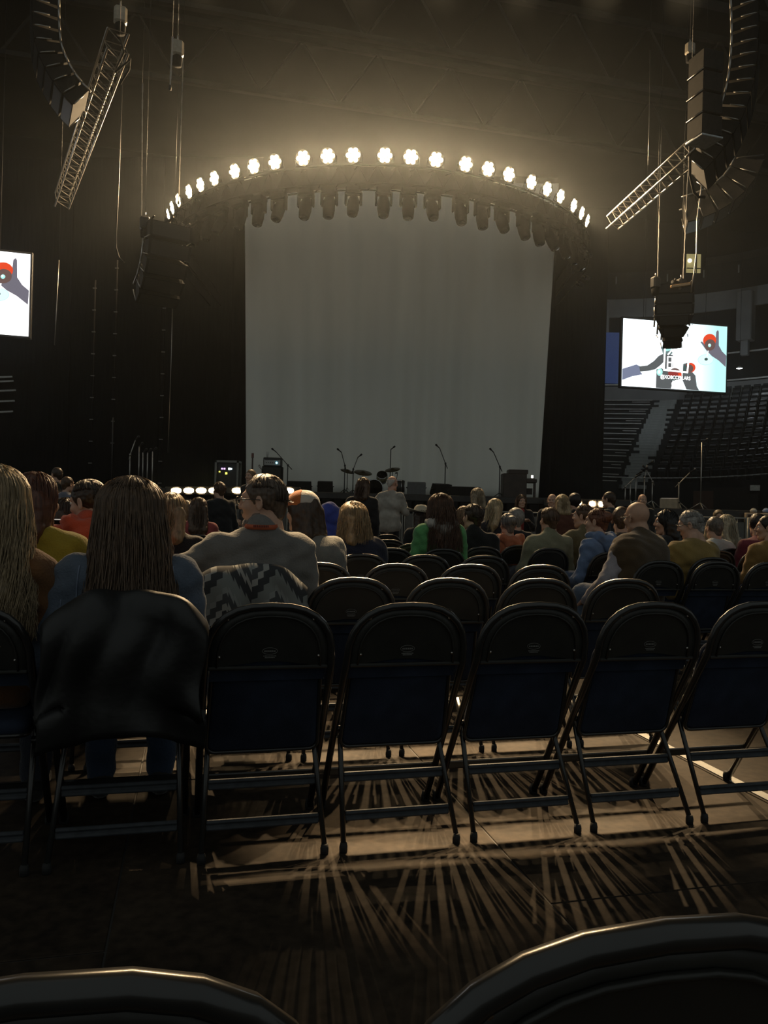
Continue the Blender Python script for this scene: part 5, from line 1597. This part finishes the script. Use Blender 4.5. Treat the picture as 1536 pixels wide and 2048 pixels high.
def cap_extra(root, HM, Nk, arms):
    s = SDF(.02); s.ell((0, -.008, .050), (.090, .106, .082)); s.cut((0, 0, -1), -.035)
    V, F = surface_nets(s, .007)
    c = new_obj('cap', mesh_np('cap', xf(V, HM), F, cloth((.42, .40, .36))), root)
    s = SDF(.02); s.ell((0, -.008, .051), (.0915, .1075, .0835)); s.cut((0, 0, -1), -.036); s.cut((.6, -.8, 0), .0)
    V, F = surface_nets(s, .007); new_obj('cap_panel', mesh_np('cap_panel', xf(V, HM), F, cloth((.45, .14, .04))), c)
    s = SDF(.02); s.ell((0, .11, .036), (.075, .07, .010)); V, F = surface_nets(s, .007); new_obj('brim', mesh_np('brim', xf(V, HM), F, cloth((.42, .13, .04))), c)
person('person in an orange and white cap and grey shirt beyond the bearded man', 600, 1024, 4.9, sd='person in the orange and white cap', sh=.20, bulk=1.1, hair=('long', DBROWN), hlen=.03, nst=0, top=(.14, .14, .13), yaw=40, extra=cap_extra, lean=(.0, .03))
person('person with a bright blue hood pulled up', 662, 1043, 6.4, sd='person with the blue hood up', sh=.17, hair=('none', BROWN), hood='up', top=(.045, .065, .30), yaw=-25, eyes=True)
person('blonde woman with bobbed hair in a navy coat', 705, 1038, 5.5, sd='bobbed blonde woman in the navy coat', seat=(1, 3), sh=.185, bulk=1.2, hvol=1.12, bot_in=1.3, fem=True, hair=('long', (.26, .18, .095)), hlen=.07, nst=700, top=(.016, .019, .035), yaw=22, q=2, glasses=True, eyes=True)
person('dark-jacketed woman with curly brown hair walking before the drums', 727, 973, 11.0, face=-20, stand=True, sh=.18, bulk=1.1, fem=True, hair=('long', BROWN), hlen=.10, nst=260, wave=.02, top=(.02, .018, .017), q=1, armL='down', armR='down')
person('white-haired man in a pale shirt standing before the drums', 785, 967, 13.0, face=-35, stand=True, sh=.20, bulk=1.12, hair=('fringe', (.45, .42, .38)), skin=(.52, .30, .22), top=(.34, .32, .28), bottom=(.015, .015, .017), q=1, eyes=True, armL='hip', armR='phone')
person('woman with long curly brown hair in a green hoodie', 880, 1016, 6.6, sd='woman in the green hoodie', seat=(3, 4), sh=.175, hvol=1.2, bot_in=1.35, fem=True, hair=('long', (.085, .042, .022)), hlen=.27, nst=900, wave=.022, top=(.11, .34, .12), hood=(.30, .29, .26), q=2, yaw=8)
def cow_extra(root, HM, Nk, arms):
    m = cloth((.40, .37, .29))
    mb = MB(); mb.lathe([(0, .155), (.055, .150), (.085, .12), (.098, .065), (.10, .06)], 18, HM @ Matrix.Diagonal((.95, 1.15, 1, 1))); c = mb.build('hat_crown', m, root)
    V = []; F = []; n = 28
    for k in range(n):
        a = 2 * math.pi * k / n
        for rr in (.095, .18):
            V.append(HM @ Vector((rr * math.cos(a), rr * 1.15 * math.sin(a), .06 + (rr - .095) * .55 * math.cos(a) ** 2)))
    F = [(2 * k, 2 * ((k + 1) % n), 2 * ((k + 1) % n) + 1, 2 * k + 1) for k in range(n)]
    mb = MB(); mb._add(V, F, True); o = mb.build('hat_brim', m, root); o.modifiers.new('t', 'SOLIDIFY').thickness = .006
    MB().tube([HM @ Vector((.1 * math.cos(a), .115 * math.sin(a), .07)) for a in np.linspace(0, 6.28, 20, endpoint=False)], .008, 5, closed=True).build('hat_band', cloth((.1, .08, .05)), c)
person('person in a cream cowboy hat and black top left of the green hoodie', 842, 1034, 10.0, sd='person in the cream cowboy hat', sh=.17, hair=('long', DBROWN), hlen=.12, nst=120, top=(.018, .018, .018), extra=cow_extra)
person('woman with light brown hair right of the green hoodie', 914, 1034, 9.0, sd='woman with light brown hair', sh=.155, fem=True, hair=('long', (.17, .10, .05)), hlen=.14, nst=180, top=(.10, .08, .06), yaw=-40, eyes=True)
person('dark-haired man in a black jacket right of the green hoodie', 945, 1035, 7.4, sd='dark-haired man in the black jacket', sh=.195, hair=('short', DBROWN), top=(.014, .014, .015), collar=True, yaw=20, nst=120, hlen=.04)
person('blonde in a dark puffer standing behind the black-jacketed man', 954, 994, 11.0, stand=True, sh=.19, bulk=1.15, fem=True, hair=('long', (.24, .19, .12)), hlen=.05, nst=220, top=(.035, .035, .04), armL='down', armR='down', collar=True)
person('woman with long pale blonde hair facing right, centre right', 991, 1018, 9.6, sd='long-haired pale blonde woman facing right', sh=.15, fem=True, hair=('long', (.34, .27, .16)), hlen=.16, nst=220, top=(.03, .03, .035), yaw=-50)
person('grey-haired person in a coral hooded jacket', 1016, 1050, 8.0, sd='grey-haired person in the coral jacket', sh=.155, fem=True, hair=('bun', (.14, .13, .12)), top=(.36, .12, .06), hood=True, nst=100, hlen=.04)
person('person with curly grey hair in black behind the coral jacket', 1032, 1040, 9.2, sd='person with curly grey hair', sh=.17, hair=('curlyshort', (.20, .19, .17)), top=(.015, .015, .016))
def scarf_extra(root, HM, Nk, arms):
    s = SDF(.02); s.cap(Nk + (0, .09, -.02), Nk + (.01, .125, -.40), .05, .045, flat=(1, .5)); V, F = surface_nets(s, .015); new_obj('red_scarf', mesh_np('red_scarf', V, F, cloth((.30, .04, .035))), root)
person('woman facing the camera with a red scarf and dark coat, centre right', 1043, 1003, 14.0, face=185, stand=True, sh=.17, fem=True, hair=('long', BROWN), hlen=.12, nst=160, top=(.02, .02, .022), eyes=True, armL='phone', armR='down', extra=scarf_extra)
person('man in a pale olive collared jacket with flat-topped brown hair', 1098, 1041, 7.6, sd='man in the pale olive jacket', sh=.19, hair=('short', BROWN), top=(.19, .19, .125), collar=True, nst=150, hlen=.03, yaw=5)
person('bald man silhouetted near the right footlights', 1104, 1002, 13.5, face=160, stand=True, hair=('none', BROWN), top=(.02, .02, .02), eyes=True, armL='down', armR='down')
def phone_extra(root, HM, Nk, arms):
    sd, S, E, Wr = arms[1]
    MB().box(Vector(Wr) + Vector((-.02, .09, .05)), (.07, .012, .14), Matrix.Rotation(.5, 3, 'X'), bev=.005).build('phone_case', M_BLK, root)
    MB().box(Vector(Wr) + Vector((-.02, .083, .05)), (.062, .006, .13), Matrix.Rotation(.5, 3, 'X')).build('phone_display', mat('phone_glow', (.7, .8, 1), .3, emit=(.75, .85, 1), estr=1.2), root)
person('rim-lit blond person in a brown coat holding a glowing phone', 1124, 1007, 11.5, face=5, stand=True, sh=.19, bulk=1.1, hair=('long', (.30, .22, .12)), hlen=.02, nst=200, top=(.09, .035, .022), armL='phone', armR='phone', extra=phone_extra)
person('dark curly-haired person behind the rim-lit blond, right', 1148, 1004, 12.5, face=20, stand=True, hair=('curlyshort', BLACKH), top=(.02, .02, .02), armL='down', armR='down')
person('man in an olive-brown jacket with his arm round the next seat', 1166, 1033, 8.2, sd='man in the olive-brown jacket', face=25, sh=.195, hair=('short', BROWN), top=(.13, .11, .06), yaw=35, eyes=True, collar=True, armL=((.24, .0, -.10), (.44, -.04, -.16)), nst=150, hlen=.03)
person('auburn-haired person in a pale blue hoodie leaning left', 1192, 1044, 7.0, sd='auburn-haired person in the pale blue hoodie', face=40, sh=.175, fem=True, hair=('bun', AUB), top=(.13, .19, .32), hood=True, nst=260, hlen=.05, lean=(.04, .03), bottom=(.07, .10, .17), yaw=20, armL=((.06, .02, -.28), (-.02, .24, -.34)), q=2)
person('dark-clothed man standing right of the right footlights', 1217, 1000, 12.0, face=50, stand=True, hair=('short', DBROWN), top=(.02, .02, .02), armL='down', armR='down', eyes=True)
person('bald man in a brown vest over a pale plaid shirt, right', 1276, 1036, 6.0, sd='bald man in the brown vest', face=38, sh=.225, bulk=1.3, hair=('none', BROWN), skin=(.46, .28, .19), top=(.27, .25, .27), vest=(.065, .042, .02), bottom=(.09, .12, .17), yaw=-8, pitch=-8, q=2, armL=((.19, .0, -.26), (.10, .24, -.42)), lean=(.02, .02), glasses=True, eyes=True)
person('person leaning in toward the bald man, only half the face seen', 1242, 1040, 7.4, sd='person leaning toward the bald man', sh=.17, hair=('short', BROWN), top=(.03, .03, .03), yaw=-30, eyes=True, glasses=True)
person('small figure facing the camera above the bald man', 1285, 1001, 15.0, face=180, stand=True, hair=('none', BROWN), top=(.02, .02, .02), eyes=True, armL='down', armR='down')
person('black-haired woman in profile left of the mustard top', 1331, 1046, 7.4, sd='black-haired woman in profile', sh=.15, fem=True, hair=('long', BLACKH), hlen=.22, nst=260, top=(.02, .022, .024), yaw=62, eyes=True)
person('grey short-haired woman with glasses in a mustard top looking down', 1380, 1050, 6.5, sd='grey-haired woman in the mustard top', face=16, sh=.18, bulk=1.18, fem=True, hair=('short', (.26, .25, .23)), top=(.24, .165, .05), bottom=(.14, .10, .03), yaw=48, pitch=-14, q=2, eyes=True, glasses=True, nst=350, hlen=.05, armL=((.08, .06, -.26), (-.04, .28, -.28)))
person('man in a white shirt beyond the mustard-topped woman', 1428, 1056, 8.6, sd='man in the white shirt', sh=.175, hair=('short', (.12, .10, .08)), top=(.42, .44, .42))
person('person with long pale hair right of the white-shirted man', 1452, 1050, 9.4, sd='person with long pale hair', sh=.15, fem=True, hair=('long', (.30, .26, .18)), hlen=.18, nst=200, top=(.12, .11, .09))
person('distant person in a tan top beyond the barrier, right', 1437, 1034, 15.5, sd='distant person in the tan top', sh=.18, face=170, hair=('curlyshort', (.16, .12, .07)), top=(.22, .17, .10), eyes=True)
person('dark-haired person in a maroon jacket near the right edge', 1501, 1050, 8.4, sd='person in the maroon jacket', sh=.20, bulk=1.15, hair=('short', BLACKH), top=(.14, .025, .035), yaw=-20, collar=True)
person('dark-haired person in an ochre top cut by the right edge', 1534, 1056, 7.4, sd='person in the ochre top at the right edge', sh=.17, fem=True, hair=('bun', BLACKH), top=(.22, .13, .04), yaw=55, eyes=True, lean=(-.03, .03))

# --- things draped on chairs and lying about
def draped(label, name, cat, base, w, zb_back, zb_front, m, seed, bulge=.03, th=.015, tag_cat=None, flare=.05, top=.84, arm=False):
    r_ = np.random.default_rng(seed)
    nu, nv = 46, 40
    V = []; 
    ph = r_.uniform(0, 6, 6)
    # profile over the chair back: front hem -> top -> rear hem
    prof = [(-.05, zb_front), (-.15, .72), (-.18, .80), (-.21, top + .01), (-.25, top + .012), (-.28, top - .025), (-.29, .72), (-.285, .60), (-.27, zb_back)]
    cum = [0]
    for i in range(1, len(prof)): cum.append(cum[-1] + math.dist(prof[i], prof[i - 1]))
    for b in range(nv + 1):
        s = cum[-1] * b / nv
        i = max(k for k in range(len(cum)) if cum[k] <= s + 1e-9); i = min(i, len(prof) - 2)
        f = (s - cum[i]) / (cum[i + 1] - cum[i])
        y = prof[i][0] + (prof[i + 1][0] - prof[i][0]) * f; z = prof[i][1] + (prof[i + 1][1] - prof[i][1]) * f
        for a in range(nu + 1):
            u = -1 + 2 * a / nu
            droop = .10 * abs(u) ** 2.6
            ww = w * (1 + flare * (1 - (z - .5) / .4))
            fold = bulge * (math.sin(u * 5 + ph[0] + z * 6) * .5 + math.sin(u * 11 + ph[1] + 2.2 * math.sin(z * 9 + ph[2])) * .3 + math.sin(z * 23 + ph[3] + u * 3) * .25)
            out = -1 if b > nv * .45 else 1
            V.append((u * ww + .01 * math.sin(z * 20 + ph[4]), y + fold * .6 * (1 if b > nv * .4 else .3) * -1, z - droop * (1 if z > .55 else .4) + fold * .25))
    idx = np.arange((nu + 1) * nv).reshape(nv, nu + 1)[:, :nu].ravel()
    F = np.stack([idx, idx + 1, idx + nu + 2, idx + nu + 1], 1)
    o = new_obj(name, mesh_np(name, np.array(V), F, m), None, base, (0, 0, ANG))
    md = o.modifiers.new('t', 'SOLIDIFY'); md.thickness = th
    tag(o, label, cat)
    return o
def blanket_mat():
    m = bpy.data.materials.new('zigzag_blanket'); m.use_nodes = True
    nt = m.node_tree; b = nt.nodes['Principled BSDF']; b.inputs['Roughness'].default_value = .95
    tc = nt.nodes.new('ShaderNodeTexCoord'); sp = nt.nodes.new('ShaderNodeSeparateXYZ'); nt.links.new(tc.outputs['Generated'], sp.inputs[0])
    def math_(op, a, bb):
        n = nt.nodes.new('ShaderNodeMath'); n.operation = op
        for i, v in enumerate((a, bb)):
            if v is None: continue
            if isinstance(v, (int, float)): n.inputs[i].default_value = v
            else: nt.links.new(v, n.inputs[i])
        return n.outputs[0]
    tri = math_('PINGPONG', math_('MULTIPLY', sp.outputs['X'], 3.0), .5)
    jag = math_('MULTIPLY', math_('FRACT', math_('MULTIPLY', sp.outputs['X'], 26.0), None), .045)
    band = math_('FRACT', math_('MULTIPLY', math_('ADD', math_('ADD', sp.outputs['Z'], math_('MULTIPLY', tri, .55)), jag), 2.3), None)
    rp = nt.nodes.new('ShaderNodeValToRGB'); rp.color_ramp.interpolation = 'CONSTANT'
    e = rp.color_ramp.elements; e[0].position = 0; e[0].color = (.16, .17, .16, 1); e[1].position = .3; e[1].color = (.03, .032, .034, 1)
    for p_, c_ in ((.55, (.26, .26, .24, 1)), (.68, (.05, .053, .055, 1)), (.88, (.20, .21, .20, 1))):
        k = e.new(p_); k.color = c_
    nt.links.new(band, rp.inputs[0]); nt.links.new(rp.outputs[0], b.inputs['Base Color'])
    n2 = nt.nodes.new('ShaderNodeTexNoise'); n2.inputs['Scale'].default_value = 180; bp = nt.nodes.new('ShaderNodeBump'); bp.inputs['Strength'].default_value = .3
    nt.links.new(tc.outputs['Object'], n2.inputs['Vector']); nt.links.new(n2.outputs['Fac'], bp.inputs['Height']); nt.links.new(bp.outputs['Normal'], b.inputs['Normal'])
    return m
draped('grey and black zigzag patterned blanket draped over the bearded man\'s chair', 'blanket', 'blanket', seat_pos(-1, 1) + U * .0, .245, .42, .5, blanket_mat(), 3, bulge=.05, flare=.25, top=.86)
coat = draped('black padded coat draped over the denim-jacket woman\'s chair', 'coat', 'coat', seat_pos(-2, 0) + U * .015, .225, .43, .5, mat('black_shell_fabric', (.007, .0075, .0075), .5, var=.3, bump=.4, bscale=14), 9, bulge=.06, flare=.06, top=.845)
draped('black coat draped over an empty chair behind the coral jacket', 'coat', 'coat', rseat(-1, 3) , .23, .5, .5, M_BLKCLOTH, 15, bulge=.04, top=.85)
t = thing('phone', 'lit phone held by the woman in profile, left', 'phone', at(117, 1052, 5.0), .3)
MB().box((0, 0, 0), (.075, .01, .14), Matrix.Rotation(.9, 3, 'X'), bev=.004).build('case', M_BLK, t); MB().box((0, -.006, .004), (.066, .004, .13), Matrix.Rotation(.9, 3, 'X')).build('display', mat('phone_pale', (.8, .8, .75), .3, emit=(.9, .85, .75), estr=.35), t)
for i, (px, py, lab) in enumerate(((92, 989, 'small lit phone edge at far left, higher one'), (142, 999, 'small bright phone screen held in front of the grey-blue shirt'))):
    t = thing('phone', lab, 'phone', at(px, py, 11.75 if i else 12.65), .2)
    MB().box((0, 0, 0), (.15, .02, .035), Matrix.Rotation(-.25 if i == 0 else 0, 3, 'Y'), bev=.004).build('case', M_BLK, t); MB().box((0, -.011, .003), (.14, .004, .022), Matrix.Rotation(-.25 if i == 0 else 0, 3, 'Y')).build('display', mat('phone_white', (1, 1, 1), .3, emit=(.9, .95, 1), estr=.9), t)


# ------------------------------------------------------------------ chairs: one under each seated person, the rest empty
RN = {0: 'nearest full row', 1: 'second row', 2: 'third row', 3: 'fourth row', 4: 'fifth row', 5: 'sixth row', 6: 'seventh row', 7: 'eighth row', 8: 'ninth row', 9: 'tenth row', 10: 'eleventh row'}
for (root, sd, key) in SEATED:
    p = Vector((root.x, root.y, 0)) - N * .04
    place_chair(p, 'black folding chair under the ' + sd, up=False, lod=0 if p.y < 7 else 1)
def free(p, key):
    if key in USED: return False
    for (root, sd, k2) in SEATED:
        c = Vector((root.x, root.y, 0)) - N * .04
        d = p - c
        if abs(d.dot(U)) < .41 and abs(d.dot(N)) < .50: return False
    return True
rows = {0: (-3, 3), 1: (-3, 3), 2: (-3, 3), 3: (-3, 3), 4: (-4, 4), 5: (-4, 4), 6: (-5, 4), 7: (-5, 4), 8: (-5, 4), 9: (-4, 4), 10: (-4, 4)}
for k, (j0, j1) in rows.items():
    c = 0
    for j in range(j0, j1 + 1):
        if not free(seat_pos(j, k), ('m', j, k)): continue
        place_chair(seat_pos(j, k), 'empty black folding chair, %s of the centre block, %s from the left' % (RN[k], ORD[c]), up=True, lod=0 if k < 5 else 1); c += 1
for k in range(0, 8):
    c = 0
    for j in range(-1 if k >= 2 else 0, 4 + k // 2):
        if proj(rseat(j, k) + Vector((0, 0, .8)))[0] > 1620 or not free(rseat(j, k), ('r', j, k)): continue
        place_chair(rseat(j, k), 'empty black folding chair, %s row of the right-hand block, %s from the aisle' % (ORD[k], ORD[c]), up=True, lod=0 if k < 3 else 1); c += 1
# the two chair backs right in front of the camera
place_chair(atz(45, 1948, .828) - Vector((0, 0, .828)) + N * .238, 'black folding chair cut by the bottom left corner of the photo', lod=0)
place_chair(atz(1330, 1834, .828) - Vector((0, 0, .828)) + N * .238, 'black folding chair cut by the bottom right corner of the photo', lod=0)
# ------------------------------------------------------------------ haze round the stage, also standing in for lens bloom at the lamps
hz_ = tag(MB().box((0, 30, 13), (62, 36, 26.2)).build('haze', None), 'thin theatrical haze around the stage lamps, doubling as lens bloom', 'haze', kind='stuff')
hm = bpy.data.materials.new('thin_haze'); hm.use_nodes = True
nt = hm.node_tree; nt.nodes.clear()
out_ = nt.nodes.new('ShaderNodeOutputMaterial'); vs = nt.nodes.new('ShaderNodeVolumeScatter')
vs.inputs['Color'].default_value = (.86, .95, 1, 1); vs.inputs['Density'].default_value = HAZE; vs.inputs['Anisotropy'].default_value = .7
nt.links.new(vs.outputs[0], out_.inputs['Volume'])
hz_.data.materials.clear(); hz_.data.materials.append(hm)
